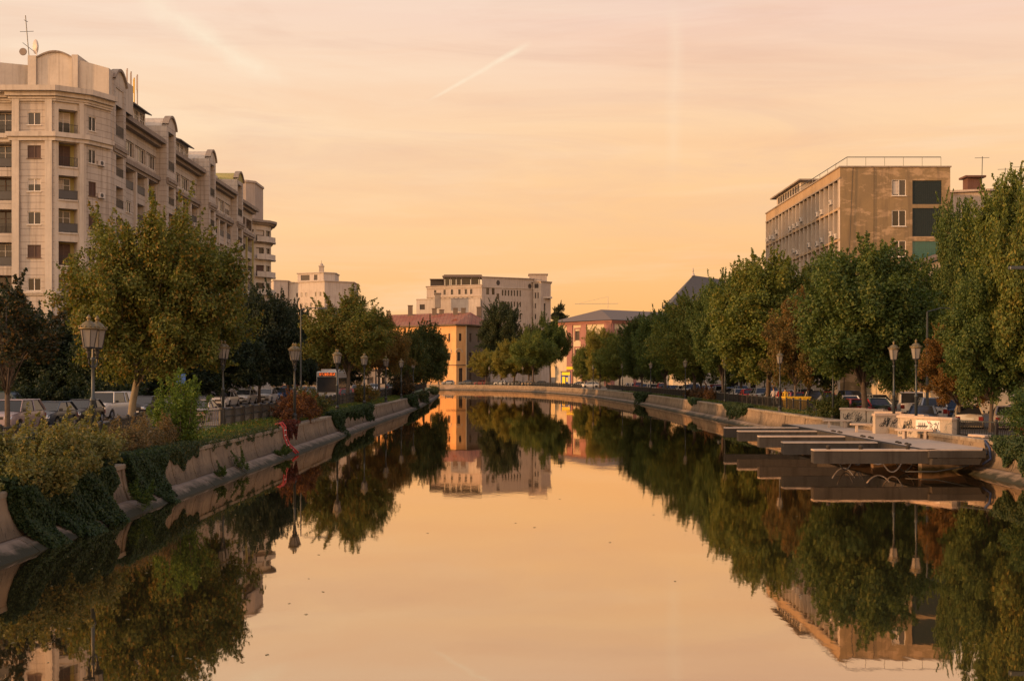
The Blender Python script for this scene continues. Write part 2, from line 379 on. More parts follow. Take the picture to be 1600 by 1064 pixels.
def empty(name, loc, label=None, cat=None, group=None, rz=0.0, world=False):
    o = bpy.data.objects.new(name, None); COL.objects.link(o); o.location = loc; o.rotation_euler = (0, 0, rz)
    o.empty_display_size = 0.5
    if world: WORLDROOT[o.name] = tuple(loc)
    return tag(o, label, cat, group)
KIDS = {}
def kids(o):
    return [c for c in bpy.data.objects if c.parent == o]
def snapshot(root):
    """list of (object, children) so a thing can be copied without searching again"""
    return (root, [snapshot(c) for c in kids(root)])
def copy_tree(snap, parent=None, depth=9):
    o, ch = snap
    c = o.copy(); COL.objects.link(c); c.parent = parent
    if depth > 0:
        for s in ch: copy_tree(s, c, depth-1)
    return c

# ------------------------------------------------------------------ foliage
def leaf_mesh(name, P, Nrm, size, mat='leaf', aspect=0.62, rng=None):
    """one kite-shaped leaf per point"""
    rng = rng or np.random.default_rng(1); n = len(P)
    Nrm = Nrm/np.maximum(np.linalg.norm(Nrm, axis=1, keepdims=True), 1e-6)
    r = rng.normal(size=(n, 3)); U = np.cross(Nrm, r); U /= np.maximum(np.linalg.norm(U, axis=1, keepdims=True), 1e-6)
    V = np.cross(Nrm, U); s = (size*rng.uniform(0.65, 1.35, n))[:, None]
    a = P+U*s*0.55; b = P+V*s*0.5*aspect+U*s*0.08+Nrm*s*0.10; c = P-U*s*0.55; d = P-V*s*0.5*aspect+U*s*0.08+Nrm*s*0.10
    vs = np.stack([a, b, c, d], 1).reshape(-1, 3).astype(np.float32)
    me = bpy.data.meshes.new(name); me.vertices.add(4*n); me.vertices.foreach_set('co', vs.ravel())
    me.loops.add(4*n); me.loops.foreach_set('vertex_index', np.arange(4*n, dtype=np.int32))
    me.polygons.add(n); me.polygons.foreach_set('loop_start', np.arange(0, 4*n, 4, dtype=np.int32))
    me.polygons.foreach_set('loop_total', np.full(n, 4, dtype=np.int32))
    me.materials.append(MAT[mat]); me.update(calc_edges=True); return me
def crown_points(rng, ctr, rad, nclump, nleaf, clump_r, shape=0.5, lobes=6, drop=0.0):
    """boughs of leaves spread through a lobed crown, broad below, ragged above, with shoots sticking out"""
    ctr = np.array(ctr, float); rad = np.array(rad, float); lobes = lobes+5
    lob = rng.normal(size=(lobes, 3)); lob[:, 2] = np.abs(lob[:, 2])*.9-.25; lob /= np.linalg.norm(lob, axis=1, keepdims=True); la = rng.uniform(0.16, 0.46, lobes)
    cs = []; ds = []; rs = []
    while len(cs) < nclump:
        d = rng.normal(size=3); d /= np.linalg.norm(d)
        if d[2] < -0.9: continue
        k = 0.66+max(la[i]*max(0.0, (d@lob[i]-0.62)/0.38)**0.8 for i in range(lobes))
        if d[2] < 0.1: k = max(k, .80)*(1.0+0.16*min(1, (.1-d[2])*1.6))
        rr = rng.uniform(0.10, 1.0)**shape*k
        if rng.random() < 0.07: rr *= 1.14
        q = ctr+d*rad*rr; q[2] = max(q[2], ctr[2]-rad[2]); cs.append(q); ds.append(d); rs.append(rr/k)
    cs = np.array(cs); P = []; Nn = []
    for c, dd, r0 in zip(cs, ds, rs):
        cr = clump_r*rng.uniform(0.45, 1.45); n = int(nleaf*rng.uniform(0.5, 1.3)*(cr/clump_r)**1.7)
        ax = dd*.6+rng.normal(size=3)*.45+np.array([0, 0, .35]); ax /= np.linalg.norm(ax)
        d = rng.normal(size=(n, 3)); d /= np.linalg.norm(d, axis=1, keepdims=True)
        q = d*(cr*rng.uniform(0.05, 1.0, n)**0.55)[:, None]*0.85
        q = q+(q@ax)[:, None]*ax*rng.uniform(.1, .8)          # stretched along the bough
        P.append(c+q); Nn.append(d*0.6+np.array([0, 0, 0.5])+rng.normal(size=(n, 3))*0.65)
        if r0 > .72 and rng.random() < .75:                    # leafy shoots beyond the edge
            for _ in range(rng.integers(1, 4)):
                a2 = ax+rng.normal(size=3)*.45+np.array([0, 0, .35+.5*max(0, dd[2])]); a2 /= np.linalg.norm(a2); L = clump_r*rng.uniform(.9, 2.1)*(1+.55*max(0, dd[2])); m = int(26*L/clump_r)
                t = rng.uniform(.2, 1, m)[:, None]; P.append(c+a2*t*L+rng.normal(size=(m, 3))*clump_r*.17*(1.25-t)); Nn.append(rng.normal(size=(m, 3))+np.array([0, 0, .5]))
    P = np.concatenate(P); Nn = np.concatenate(Nn)
    if drop:
        keep = rng.random(len(P)) > drop; P = P[keep]; Nn = Nn[keep]
    return cs, P, Nn
def tree_meshes(name, seed, height, rx, crown_z0, nclump=130, nleaf=260, clump_r=0.95, leaf_s=0.24, trunk_r=0.22, bark='bark', shape=0.5, lobes=6, drop=0.0, ry=None, off=0.0):
    rng = np.random.default_rng(seed); ry = ry or rx
    rz = (height-crown_z0)/2; ctr = (off, 0, crown_z0+rz)
    cs, P, Nn = crown_points(rng, ctr, (rx-clump_r*0.2, ry-clump_r*0.2, rz-clump_r*0.1), nclump, nleaf, clump_r, shape, lobes, drop)
    crown = leaf_mesh(name+'_crown', P, Nn, leaf_s, rng=rng)
    mb = MB(); fork = crown_z0+rz*0.35
    lean = rng.uniform(-0.25, 0.25, 2)+np.array([off*.35, 0])
    mb.tube([(0, 0, -0.2), (lean[0]*0.2, lean[1]*0.2, fork*0.35), (lean[0]*0.7, lean[1]*0.7, fork*0.75), (lean[0], lean[1], fork), (lean[0]*1.6, lean[1]*1.4, crown_z0+rz*1.5)],
            [trunk_r*1.35, trunk_r, trunk_r*0.85, trunk_r*0.7, trunk_r*0.12], 9)
    order = rng.permutation(len(cs))[:34]
    for i in order:
        c = cs[i]; t = rng.uniform(0.55, 1.0); st = np.array([lean[0]*t, lean[1]*t, fork*t*0.95+0.15*t])
        if c[2] < st[2]-1: st[2] = max(crown_z0*0.8, c[2]-0.8)
        m1 = st*0.6+c*0.4+np.array([0, 0, 0.25*rz*0.4])+rng.normal(size=3)*0.2
        m2 = st*0.25+c*0.75+rng.normal(size=3)*0.15+np.array([0, 0, .15])
        r0 = trunk_r*rng.uniform(0.22, 0.42)
        mb.tube([st, m1, m2, c], [r0, r0*0.65, r0*0.4, r0*0.12], 5)
    return crown, mb.mesh(name+'_trunk', [bark], True)
def place_tree(name, kind, meshes, x, y, z, scale, rz, color, label, group, bark=None):
    root = empty(name, (x, y, z), label, 'tree', group, rz)
    root.scale = scale
    cr = link('crown', meshes[0], root, (0, 0, 0)); cr.color = color
    tr = link('trunk', meshes[1], root, (0, 0, 0)); return root

# ------------------------------------------------------------------ facades
class Fr:
    def __init__(s, A, B):
        s.A = Vector((A[0], A[1])); d = Vector((B[0]-A[0], B[1]-A[1])); s.L = d.length; s.u = d.normalized()
        s.n = Vector((s.u.y, -s.u.x)); s.ang = math.atan2(s.u.y, s.u.x)
    def p(s, u, n, z): q = s.A+s.u*u+s.n*n; return (q.x, q.y, z)
def fbox(mb, F, u0, u1, n0, n1, z0, z1, mi=0):
    a = [F.p(u0, n1, z0), F.p(u1, n1, z0), F.p(u1, n0, z0), F.p(u0, n0, z0), F.p(u0, n1, z1), F.p(u1, n1, z1), F.p(u1, n0, z1), F.p(u0, n0, z1)]
    mb.add(a, [(0, 3, 2, 1), (4, 5, 6, 7), (0, 1, 5, 4), (1, 2, 6, 5), (2, 3, 7, 6), (3, 0, 4, 7)], mi)
def panel(mb, F, u0, u1, z0, z1, ops, mi=0, back=1):
    """wall with real openings: ops = (ua, ub, za, zb, depth)"""
    us = sorted(set([u0, u1]+[v for o in ops for v in o[:2]])); zs = sorted(set([z0, z1]+[v for o in ops for v in o[2:4]]))
    us = [u for u in us if u0-1e-6 <= u <= u1+1e-6]; zs = [z for z in zs if z0-1e-6 <= z <= z1+1e-6]
    for i in range(len(us)-1):
        run = None
        for j in range(len(zs)-1):
            cu = (us[i]+us[i+1])/2; cz = (zs[j]+zs[j+1])/2
            hole = any(o[0] < cu < o[1] and o[2] < cz < o[3] for o in ops)
            if not hole: mb.quad(F.p(us[i], 0, zs[j]), F.p(us[i+1], 0, zs[j]), F.p(us[i+1], 0, zs[j+1]), F.p(us[i], 0, zs[j+1]), mi)
    for ua, ub, za, zb, d in ops:
        mb.quad(F.p(ua, 0, za), F.p(ub, 0, za), F.p(ub, -d, za), F.p(ua, -d, za), mi)
        mb.quad(F.p(ua, -d, zb), F.p(ub, -d, zb), F.p(ub, 0, zb), F.p(ua, 0, zb), mi)
        mb.quad(F.p(ua, 0, za), F.p(ua, -d, za), F.p(ua, -d, zb), F.p(ua, 0, zb), mi)
        mb.quad(F.p(ub, 0, zb), F.p(ub, -d, zb), F.p(ub, -d, za), F.p(ub, 0, za), mi)
        mb.quad(F.p(ua, -d, za), F.p(ub, -d, za), F.p(ub, -d, zb), F.p(ua, -d, zb), back)
def offset_poly(pts, d):
    out = []
    for i, p in enumerate(pts):
        p = Vector(p); ns = []
        if i > 0: e = (p-Vector(pts[i-1])).normalized(); ns.append(Vector((e.y, -e.x)))
        if i < len(pts)-1: e = (Vector(pts[i+1])-p).normalized(); ns.append(Vector((e.y, -e.x)))
        n = sum(ns, Vector((0, 0))).normalized(); k = d/max(0.3, n.dot(ns[0])); out.append(p+n*k)
    return out
def cornice(mb, pts, d, z0, z1, mi=0, inset=0.0):
    """moulding along a line of wall corners, two steps deep, sloping top"""
    zm = z0+(z1-z0)*0.45
    for dd, za, zb in ((d*0.55, z0, zm), (d, zm, z1)):
        a = offset_poly(pts, dd); b = offset_poly(pts, -0.05)
        for i in range(len(pts)-1):
            A, B, A2, B2 = a[i], a[i+1], b[i], b[i+1]
            mb.quad((A.x, A.y, za), (B.x, B.y, za), (B.x, B.y, zb), (A.x, A.y, zb), mi)
            mb.quad((A.x, A.y, zb), (B.x, B.y, zb), (B2.x, B2.y, zb+0.05), (A2.x, A2.y, zb+0.05), mi)
            mb.quad((A2.x, A2.y, za), (B2.x, B2.y, za), (B.x, B.y, za), (A.x, A.y, za), mi)
        for i, s in ((0, 1), (len(pts)-1, -1)):
            A, A2 = a[i], b[i]; q = [(A.x, A.y, za), (A.x, A.y, zb), (A2.x, A2.y, zb), (A2.x, A2.y, za)]
            mb.add(q, [(0, 1, 2, 3)], mi)
_wc = {}
def window(F, u0, u1, z0, z1, n, root, style='white', detail=True, name='window'):
    """glazing filling an opening; frame is a sub-part"""
    w = round(u1-u0, 2); h = round(z1-z0, 2); key = (w, h, style, detail)
    if key not in _wc:
        g = MB(); g.quad((0, 0, 0), (w, 0, 0), (w, 0, h), (0, 0, h), 0)
        fm = 'frame_white' if style in ('white', 'curtain', 'half') else 'frame_brown'
        if style == 'curtain':
            g = MB(); g.quad((0, 0, 0), (w, 0, 0), (w, 0, h), (0, 0, h), 0)
            g.box(w*0.12, w*0.45, -0.004-0.02, -0.004, h*0.1, h*0.92, 1)
        if style == 'shut':
            g = MB(); k = max(3, int(h/0.12))
            for i in range(k): g.box(0.05, w-0.05, -0.03, -0.01-(i % 2)*0.01, i*h/k, (i+1)*h/k-0.012, 2)
            g.quad((0, -.005, 0), (w, -.005, 0), (w, -.005, h), (0, -.005, h), 2)
        if style == 'half':
            g.box(0.05, w-0.05, -0.03, -0.006, h*0.55, h, 1)
        gm = g.mesh('window', ['office_glass' if style == 'office' else 'window_glass', 'curtain', 'shutter'])
        f = MB(); t = min(0.07, w*0.07)
        y0, y1 = -0.09, -0.031
        f.box(0, t, y0, y1, 0, h); f.box(w-t, w, y0, y1, 0, h); f.box(t, w-t, y0, y1, 0, t); f.box(t, w-t, y0, y1, h-t, h)
        nb = 1 if w < 1.8 else (2 if w < 2.8 else 3)
        for i in range(1, nb+1):
            xx = w*i/(nb+1); f.box(xx-t*0.6, xx+t*0.6, y0+0.005, y1-0.004, t, h-t)
        if h > 1.9: f.box(t, w-t, y0+0.01, y1-0.008, h*0.68-t*0.4, h*0.68+t*0.4)
        f.box(-0.08, w+0.08, -0.28, -0.02, -0.07, -0.002)
        _wc[key] = (gm, f.mesh('frame', [fm]))
    gm, fmesh = _wc[key]; r = Vector(WORLDROOT[root.name])
    o = link(name, gm, root, Vector(F.p(u0, n, z0))-r, F.ang)
    if detail: link('frame', fmesh, o, (0, 0, 0))
    return o
_rc = {}
def railing(F, u0, u1, z, n, root, solid=False, h=1.0, name='balcony_railing'):
    w = round(u1-u0, 2); key = (w, solid, h)
    if key not in _rc:
        m = MB(); m.box(0, w, -0.05, 0.0, h-0.05, h, 0); m.box(0, w, -0.04, -0.01, 0.06, 0.1, 0)
        if solid: m.box(0.02, w-0.02, -0.035, -0.015, 0.1, h-0.05, 1)
        else:
            k = max(4, int(w/0.16))
            for i in range(k+1): x = 0.02+(w-0.04)*i/k; m.box(x-0.012, x+0.012, -0.037, -0.013, 0.1, h-0.05, 0)
        _rc[key] = m.mesh('balcony_railing', ['iron_black', 'ac_fan'])
    return link(name, _rc[key], root, Vector(F.p(u0, n, z))-Vector(WORLDROOT[root.name]), F.ang)
_ac = []
def ac_unit(F, u, z, root, n=0.0):
    if not _ac:
        m = MB(); m.bbox(-0.42, 0.42, -0.36, -0.06, 0, 0.58, 0.03, 0)
        m.lathe([(0.23, 0), (0.23, 0.015)], (0, 0, 0), 14, 1)
        # turn the fan disc to face out
        k = len(m.v)-28
        for i in range(k, len(m.v)): x, y, zz = m.v[i]; m.v[i] = (x-0.08, -0.362-zz, y+0.29)
        m.box(-0.35, -0.30, -0.30, 0.0, -0.06, -0.002, 1); m.box(0.30, 0.35, -0.30, 0.0, -0.06, -0.002, 1)
        _ac.append(m.mesh('air_conditioner', ['ac_white', 'ac_fan']))
    return link('air_conditioner', _ac[0], root, Vector(F.p(u, n, z))-Vector(WORLDROOT[root.name]), F.ang)
def path_sample(pts, step):
    pts = [Vector(p) for p in pts]; out = []; acc = 0.0
    for i in range(len(pts)-1):
        d = pts[i+1]-pts[i]; L = d.length; s = -acc if i else 0.0
        t = acc
        while t < L: out.append((pts[i]+d*(t/L), d.normalized())); t += step
        acc = t-L
    out.append((pts[-1], (pts[-1]-pts[-2]).normalized())); return out
# ------------------------------------------------------------------ canal and banks
LW = [(-12.9, -60), (-12.9, 55), (-13.0, 90), (-13.1, 126), (-12.9, 152), (-14.2, 220), (-16.6, 285), (-19.5, 300), (-30, 312), (-60, 322), (-400, 330)]
RW = [(21.6, -60), (21.6, 56), (21.3, 80), (20.9, 100), (20.9, 127), (20.5, 165), (20.2, 186), (18.9, 215), (16.9, 255), (13.6, 285), (8, 318), (-0.6, 347), (-10, 361), (-22, 372), (-60, 388), (-400, 398)]
def smooth(pts, k=2):
    for _ in range(k):
        o = [pts[0]]
        for i in range(len(pts)-1):
            a, b = Vector(pts[i]), Vector(pts[i+1]); o += [tuple(a*0.75+b*0.25), tuple(a*0.25+b*0.75)]
        o.append(pts[-1]); pts = o
    return pts
LW = smooth(LW, 1); RW = smooth(RW, 2)
GZL, GZR = 1.42, 1.18
g = MB(); n = len(LW)
g.add([(x-0.3, y, GZL) for x, y in LW]+[(-1180, 330, GZL), (-1180, -60, GZL)], [tuple(range(n+2))])
n = len(RW)
g.add([(x+0.3, y+(0.3 if i > 8 else 0), GZR) for i, (x, y) in enumerate(RW)]+[(-1180, 400, GZR), (-1180, 1480, GZR), (1180, 1480, GZR), (1180, -60, GZR)], [tuple(range(n+3, -1, -1))])
tag(g.build('ground', 'earth'), kind='structure')
wt = MB(); wt.quad((-420, -60, 0), (40, -60, 0), (40, 410, 0), (-420, 410, 0)); tag(wt.build('water', 'water'), kind='structure')
wb = MB(); wb.quad((-420, -60, -2), (40, -60, -2), (40, 410, -2), (-420, 410, -2)); tag(wb.build('canal_bed', 'earth'), kind='structure')

def sweep(mb, pts, prof, seg, gap, jit, rng, side, mi=0, s0=0):
    """extrude profile [(outward, z)...] along pts in separate slabs; side +1: canal lies to the right of travel"""
    P = path_sample(pts, seg)
    for i in range(len(P)-1):
        (a, da), (b, db) = P[i], P[i+1]; d = (b-a); L = d.length
        if L < gap*2: continue
        d.normalize(); nrm = Vector((d.y, -d.x))*side; j = rng.uniform(-jit, jit); jz = rng.uniform(-jit, jit)*0.7
        A = a+d*gap*0.5; B = b-d*gap*0.5; k = len(prof); vs = []
        for q in (A, B):
            for o, z in prof: w_ = q+nrm*(o+j); vs.append((w_.x, w_.y, z+jz))
        fs = []
        for t in range(k):
            t2 = (t+1) % k; f = (t, t2, k+t2, k+t); fs.append(f if side < 0 else f[::-1])
        c0 = tuple(range(k)); c1 = tuple(range(2*k-1, k-1, -1))
        fs += [c0 if side > 0 else c0[::-1], c1 if side > 0 else c1[::-1]]
        mb.add(vs, fs, mi)
def canal_wall(name, pts, side, label, zt, jit=0.028, seg=3.1, seed=1):
    rng = random.Random(seed); root = empty(name, (pts[0][0], pts[0][1], 0), label, 'wall', world=True)
    f = MB(); sweep(f, pts, [(-0.45, zt-0.16), (0, zt-0.16), (0.04, 1.0), (0.10, 0.70), (0.19, 0.45), (0.24, 0.35), (-0.45, 0.35)], seg, 0.07, jit, rng, side)
    f.build('wall_face', 'wall_concrete', root)
    b = MB(); sweep(b, pts, [(-0.5, zt-0.25), (-0.16, zt-0.25), (-0.14, 0.9), (-0.04, 0.4), (0.02, 0.2), (0.1, -1.5), (-0.5, -1.5)], 9, 0, 0, rng, side); b.build('backing', 'apron_concrete', root)
    c = MB(); sweep(c, pts, [(-0.50, zt-0.158), (0.045, zt-0.158), (0.055, zt-0.03), (0.03, zt), (-0.50, zt)], seg*0.5, 0.02, jit*0.5, rng, side); c.build('coping', 'coping_stone', root)
    a = MB(); sweep(a, pts, [(0.05, 0.36), (0.36, 0.31), (0.60, 0.18), (0.63, 0.205), (0.68, 0.16), (1.02, -0.10), (1.02, -1.5), (0.05, -1.5)], seg*1.03, 0.03, jit*0.6, rng, side); a.build('apron', 'apron_concrete', root)
    return root
canal_wall('embankment_wall', LW, 1, 'long weathered concrete embankment wall with sloping foot along the left bank', 1.53, seed=3)
canal_wall('embankment_wall', RW, -1, 'concrete embankment wall along the right bank curving across the far end of the water', 1.53, seed=4)
# planted strips behind the copings, pavements, roads
def strip(name, pts, o0, o1, z0, z1, mat, side, step=4, bank=0.0):
    m = MB(); P = path_sample(pts, step)
    for i in range(len(P)-1):
        (a, da), (b, db) = P[i], P[i+1]; na = Vector((da.y, -da.x))*-side; nb = Vector((db.y, -db.x))*-side
        q = [a+na*o0, b+nb*o0, b+nb*o1, a+na*o1]; zz = [z0, z0, z1, z1]
        vs = [(v.x, v.y, z) for v, z in zip(q, zz)]+[(v.x, v.y, 0.9) for v in q]
        m.add(vs, [(0, 1, 2, 3) if side > 0 else (3, 2, 1, 0), (0, 4, 5, 1), (3, 2, 6, 7)] if True else [])
    return tag(m.build(name, mat), kind='structure')
LWS = [p for p in LW if -30 < p[1] < 296]; RWS = [p for p in RW if p[1] > 92]
strip('grass_bank', [(-12.9, -30)]+LWS[1:], 0.44, 2.7, 1.47, 1.60, 'turf', 1)
strip('pavement', [(-12.9, -30)]+LWS[1:], 2.71, 5.2, 1.62, 1.62, 'paving', 1)
strip('kerb', [(-12.9, -30)]+LWS[1:], 5.21, 5.40, 1.63, 1.63, 'concrete', 1)
strip('road', [(-12.9, -30)]+LWS[1:], 5.41, 19.5, 1.50, 1.50, 'asphalt', 1)
strip('pavement', [(-12.9, -30)]+LWS[1:], 19.51, 28, 1.62, 1.62, 'paving', 1)
strip('grass_bank', RWS, 0.44, 2.9, 1.47, 1.42, 'turf', -1)
strip('pavement', RWS, 2.91, 5.4, 1.38, 1.38, 'paving', -1)
strip('road', RWS, 5.41, 17.0, 1.26, 1.26, 'asphalt', -1)
m = MB(); m.quad((24.5, -20, 1.262), (38, -20, 1.262), (38, 95, 1.262), (24.5, 95, 1.262)); tag(m.build('road', 'asphalt'), kind='structure')
m = MB()
for k in range(40): y = 60+k*6.0; m.quad((-25.55, y, 1.508), (-25.43, y, 1.508), (-25.43, y+3, 1.508), (-25.55, y+3, 1.508))
tag(m.build('lane_markings', 'white_paint'), kind='structure')

# grass tufts on the strips
def tufts(name, pts, side, o0, o1, y0, y1, dens, seed, zf, label, col, h=0.22):
    rng = np.random.default_rng(seed); P = path_sample(pts, 0.5); Q = []
    for (a, d) in P[:-1]:
        if not (y0 < a.y < y1): continue
        k = rng.poisson(dens*0.5*(o1-o0)*min(1.0, (70/max(a.y, 30))**1.2)); nn = Vector((d.y, -d.x))*-side
        for _ in range(k):
            t = rng.uniform(0, .5); o = rng.uniform(o0, o1); q = a+d*t+nn*o; Q.append((q.x, q.y, zf(o)+rng.uniform(0, h)**1.0))
    Q = np.array(Q); Nn = rng.normal(size=Q.shape)*np.array([1, 1, 0.3])
    o = link(name, leaf_mesh(name, Q, Nn, 0.13, rng=rng, aspect=0.35)); o.color = col
    return tag(o, label, 'grass', kind='stuff')
tufts('grass', [(-12.9, -30)]+LWS[1:], 1, 0.4, 2.6, 34, 170, 110, 5, lambda o: 1.46+0.06*o, 'rough green grass along the top of the left embankment', (0.06, 0.10, 0.025, 0.5))
tufts('grass', RWS, -1, 0.4, 2.8, 95, 230, 70, 6, lambda o: 1.46-0.02*o, 'rough green grass along the top of the right embankment', (0.05, 0.085, 0.022, 0.5))

# ------------------------------------------------------------------ platform on the right with cantilevered beams
pf = empty('river_platform', (20, 57, 0), 'concrete river platform with bare beams reaching out over the water', 'platform', world=True)
m = MB(); ZT = 1.16
m.prism([(18.5, 57.0), (20.95, 57.0), (21.15, 57.5), (22.9, 62), (23.6, 70), (23.2, 86), (18.5, 86)][::1], ZT-0.16, ZT)
m.build('deck', 'deck_concrete', pf)
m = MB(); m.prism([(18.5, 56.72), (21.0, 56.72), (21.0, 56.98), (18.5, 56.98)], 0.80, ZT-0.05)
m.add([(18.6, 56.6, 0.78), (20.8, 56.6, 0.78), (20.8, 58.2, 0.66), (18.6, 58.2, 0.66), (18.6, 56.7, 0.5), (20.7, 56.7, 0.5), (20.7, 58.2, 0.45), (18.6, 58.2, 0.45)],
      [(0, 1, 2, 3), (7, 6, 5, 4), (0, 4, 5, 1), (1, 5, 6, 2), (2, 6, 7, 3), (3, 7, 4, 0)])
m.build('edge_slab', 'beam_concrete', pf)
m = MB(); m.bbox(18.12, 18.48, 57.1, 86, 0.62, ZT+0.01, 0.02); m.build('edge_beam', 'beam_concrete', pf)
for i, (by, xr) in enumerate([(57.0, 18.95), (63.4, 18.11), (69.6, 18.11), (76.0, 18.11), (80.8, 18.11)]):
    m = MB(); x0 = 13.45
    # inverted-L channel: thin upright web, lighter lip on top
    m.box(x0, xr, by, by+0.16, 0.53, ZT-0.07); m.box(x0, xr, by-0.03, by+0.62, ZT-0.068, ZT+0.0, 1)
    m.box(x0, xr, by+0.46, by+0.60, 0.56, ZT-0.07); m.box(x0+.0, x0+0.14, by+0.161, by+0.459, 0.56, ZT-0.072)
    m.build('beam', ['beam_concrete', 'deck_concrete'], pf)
for (px, py, n_) in ((13.55+0.6, 57.25, 0), (15.6, 57.25, 0), (17.7, 57.25, 0)):
    m = MB(); m.lathe([(0.09, 0), (0.09, 0.08), (0.12, 0.10), (0.10, 0.16), (0.04, 0.19)], (px, py, ZT+0.001), 8); m.build('bolt', 'beam_concrete', pf, True)
for k in range(12):
    yy = 60.4+(k//4)*6.3+(k % 4)*0.75
    m = MB(); m.lathe([(0.10, 0), (0.11, 0.05), (0.05, 0.09)], (18.75+0.10*(k % 2), yy, ZT+0.001), 8); m.build('bolt', 'beam_concrete', pf, True)
rp = random.Random(5)
for k in range(7):
    y0 = 57.5+k*.9; x0 = 15.4+rp.uniform(-.4, 2.2); wd_ = rp.uniform(.5, 1.3); dp_ = rp.uniform(1.3, 2.2)
    pts = [(x0+t*wd_, y0+t*.5, 0.60-dp_*t*(1-t)) for t in np.linspace(0, 1, 10)]
    m = MB(); m.tube(pts, 0.03, 6); m.build('pipe', 'concrete' if k % 3 == 0 else 'beam_concrete', pf, True)
m = MB(); m.tube([(17.6, 57.3, 0.15), (18.9, 57.0, 0.18), (20.2, 56.8, 0.45), (21.2, 57.1, 0.95), (21.5, 58.2, 1.35)], 0.035, 6); m.build('cable', 'iron_black', pf, True)
m = MB(); m.tube([(20.9, 56.9, 0.5), (21.25, 56.8, 0.75), (21.35, 57.2, 1.2), (21.4, 57.9, 1.5)], 0.06, 8); m.build('hose', 'navy_paint', pf, True)
for yy in (60, 68, 76, 84):
    m = MB(); m.box(19.2, 21.6, yy, yy+0.5, -1.5, ZT-0.17); m.build('pier', 'apron_concrete', pf)
# sign-writing scrawl on the walls
def low_wall(pts, h, label, th=0.35, scrawl=None, z=ZT+0.002):
    A, B = Vector(pts[0]), Vector(pts[1]); F = Fr(pts[0], pts[1]); root = empty('parapet_block', (A.x, A.y, z), label, 'wall', 'graffiti covered parapet blocks on the platform', world=True)
    m = MB(); fbox(m, F, 0, F.L, -th, 0, z, z+h-0.13); m.build('wall_face', 'graffiti', root)
    c = MB(); fbox(c, F, -0.05, F.L+0.05, -th-0.05, 0.05, z+h-0.128, z+h-0.03); fbox(c, F, -0.02, F.L+0.02, -th-0.02, 0.02, z+h-0.03, z+h); c.build('coping', 'deck_concrete', root)
    g = MB(); rr = random.Random(int(A.x*100)+int(A.y*10))
    if True:
        def stroke(pp, w=0.03, mi=1):
            for (a, b) in zip(pp, pp[1:]):
                d = Vector((b[0]-a[0], b[1]-a[1])); 
                if d.length < 1e-4: continue
                nn = Vector((-d.y, d.x)).normalized()*w*0.5; e = d.normalized()*w*0.3
                q = [(a[0]-e.x+nn.x, a[1]-e.y+nn.y), (a[0]-e.x-nn.x, a[1]-e.y-nn.y), (b[0]+e.x-nn.x, b[1]+e.y-nn.y), (b[0]+e.x+nn.x, b[1]+e.y+nn.y)]
                g.add([F.p(x, 0.010, y) for x, y in q], [(3, 2, 1, 0)], mi)
        def loops(ua, ub, za_, zb_, n_, mi):
            for q in range(n_):
                cu = rr.uniform(ua+.15, ub-.15); cz = rr.uniform(za_+.18, zb_-.15); ru = rr.uniform(.07, .2); rz_ = rr.uniform(.1, .24); ph = rr.uniform(0, 6); tt = rr.uniform(3.2, 6.0)
                stroke([(cu+ru*math.cos(ph+t*tt)+t*.08, min(zb_-.03, max(za_+.03, cz+rz_*math.sin(ph+t*tt*1.3)))) for t in np.linspace(0, 1, 9)], rr.choice([.022, .03, .04]), mi)
        if F.L > 1.3:
            lim = scrawl[0] if scrawl else F.L
            loops(.1, lim-.05, z+.12, z+h-.18, int(lim*7), 1); loops(.1, lim-.05, z+.12, z+h-.18, int(lim*4), 3)
    if scrawl:
        u0, u1, za, zb = scrawl; fbox(g, F, u0, u1, 0.002, 0.006, za, zb, 0)
        W = u1-u0; H = zb-za
        X_ = lambda t: u0+W*t; Z_ = lambda t: za+H*t
        stroke([(X_(.04), Z_(.42)), (X_(.5), Z_(.50)), (X_(.42), Z_(.30))], 0.05)
        for t in (.12, .2, .28, .36): stroke([(X_(t), Z_(.25)), (X_(t+.02), Z_(.75)), (X_(t+.05), Z_(.35))], 0.045)
        stroke([(X_(.6), Z_(.2)), (X_(.62), Z_(.8)), (X_(.7), Z_(.6)), (X_(.64), Z_(.45)), (X_(.72), Z_(.25)), (X_(.6), Z_(.2))], 0.04)
        stroke([(X_(.76), Z_(.7)), (X_(.86), Z_(.75)), (X_(.78), Z_(.3)), (X_(.9), Z_(.25))], 0.04)
        stroke([(X_(.84), Z_(.85)), (X_(.95), Z_(.2))], 0.04); stroke([(X_(.96), Z_(.85)), (X_(.86), Z_(.15))], 0.04)
        stroke([(X_(.5), Z_(.92)), (X_(.56), Z_(.72)), (X_(.6), Z_(.92))], 0.05, 2)
    if g.v: g.build('graffiti_tag', ['white_paint', 'car_trim', 'red_paint', 'green_tile'], root)
    return root
low_wall([(20.9, 81.5), (22.15, 80.2)], 1.22, 'farthest graffitied concrete parapet block with a bench in front of its left side')
low_wall([(21.6, 76.2), (22.9, 75.4)], 1.15, 'narrow concrete parapet block half hidden behind the middle bench')
low_wall([(20.55, 72.4), (21.95, 72.6)], 1.12, 'middle concrete parapet block facing the water, covered in green scrawl')
low_wall([(20.85, 69.2), (22.35, 65.0)], 1.14, 'long concrete parapet block with black letters sprayed on a white patch', th=0.4, scrawl=(1.55, 3.5, ZT+0.35, ZT+0.95))
low_wall([(21.97, 72.6), (22.9, 71.2)], 1.10, 'short return parapet block joining the middle block at the right')
low_wall([(22.2, 80.1), (22.9, 79.0)], 1.18, 'shadowed return block beside the farthest parapet block')
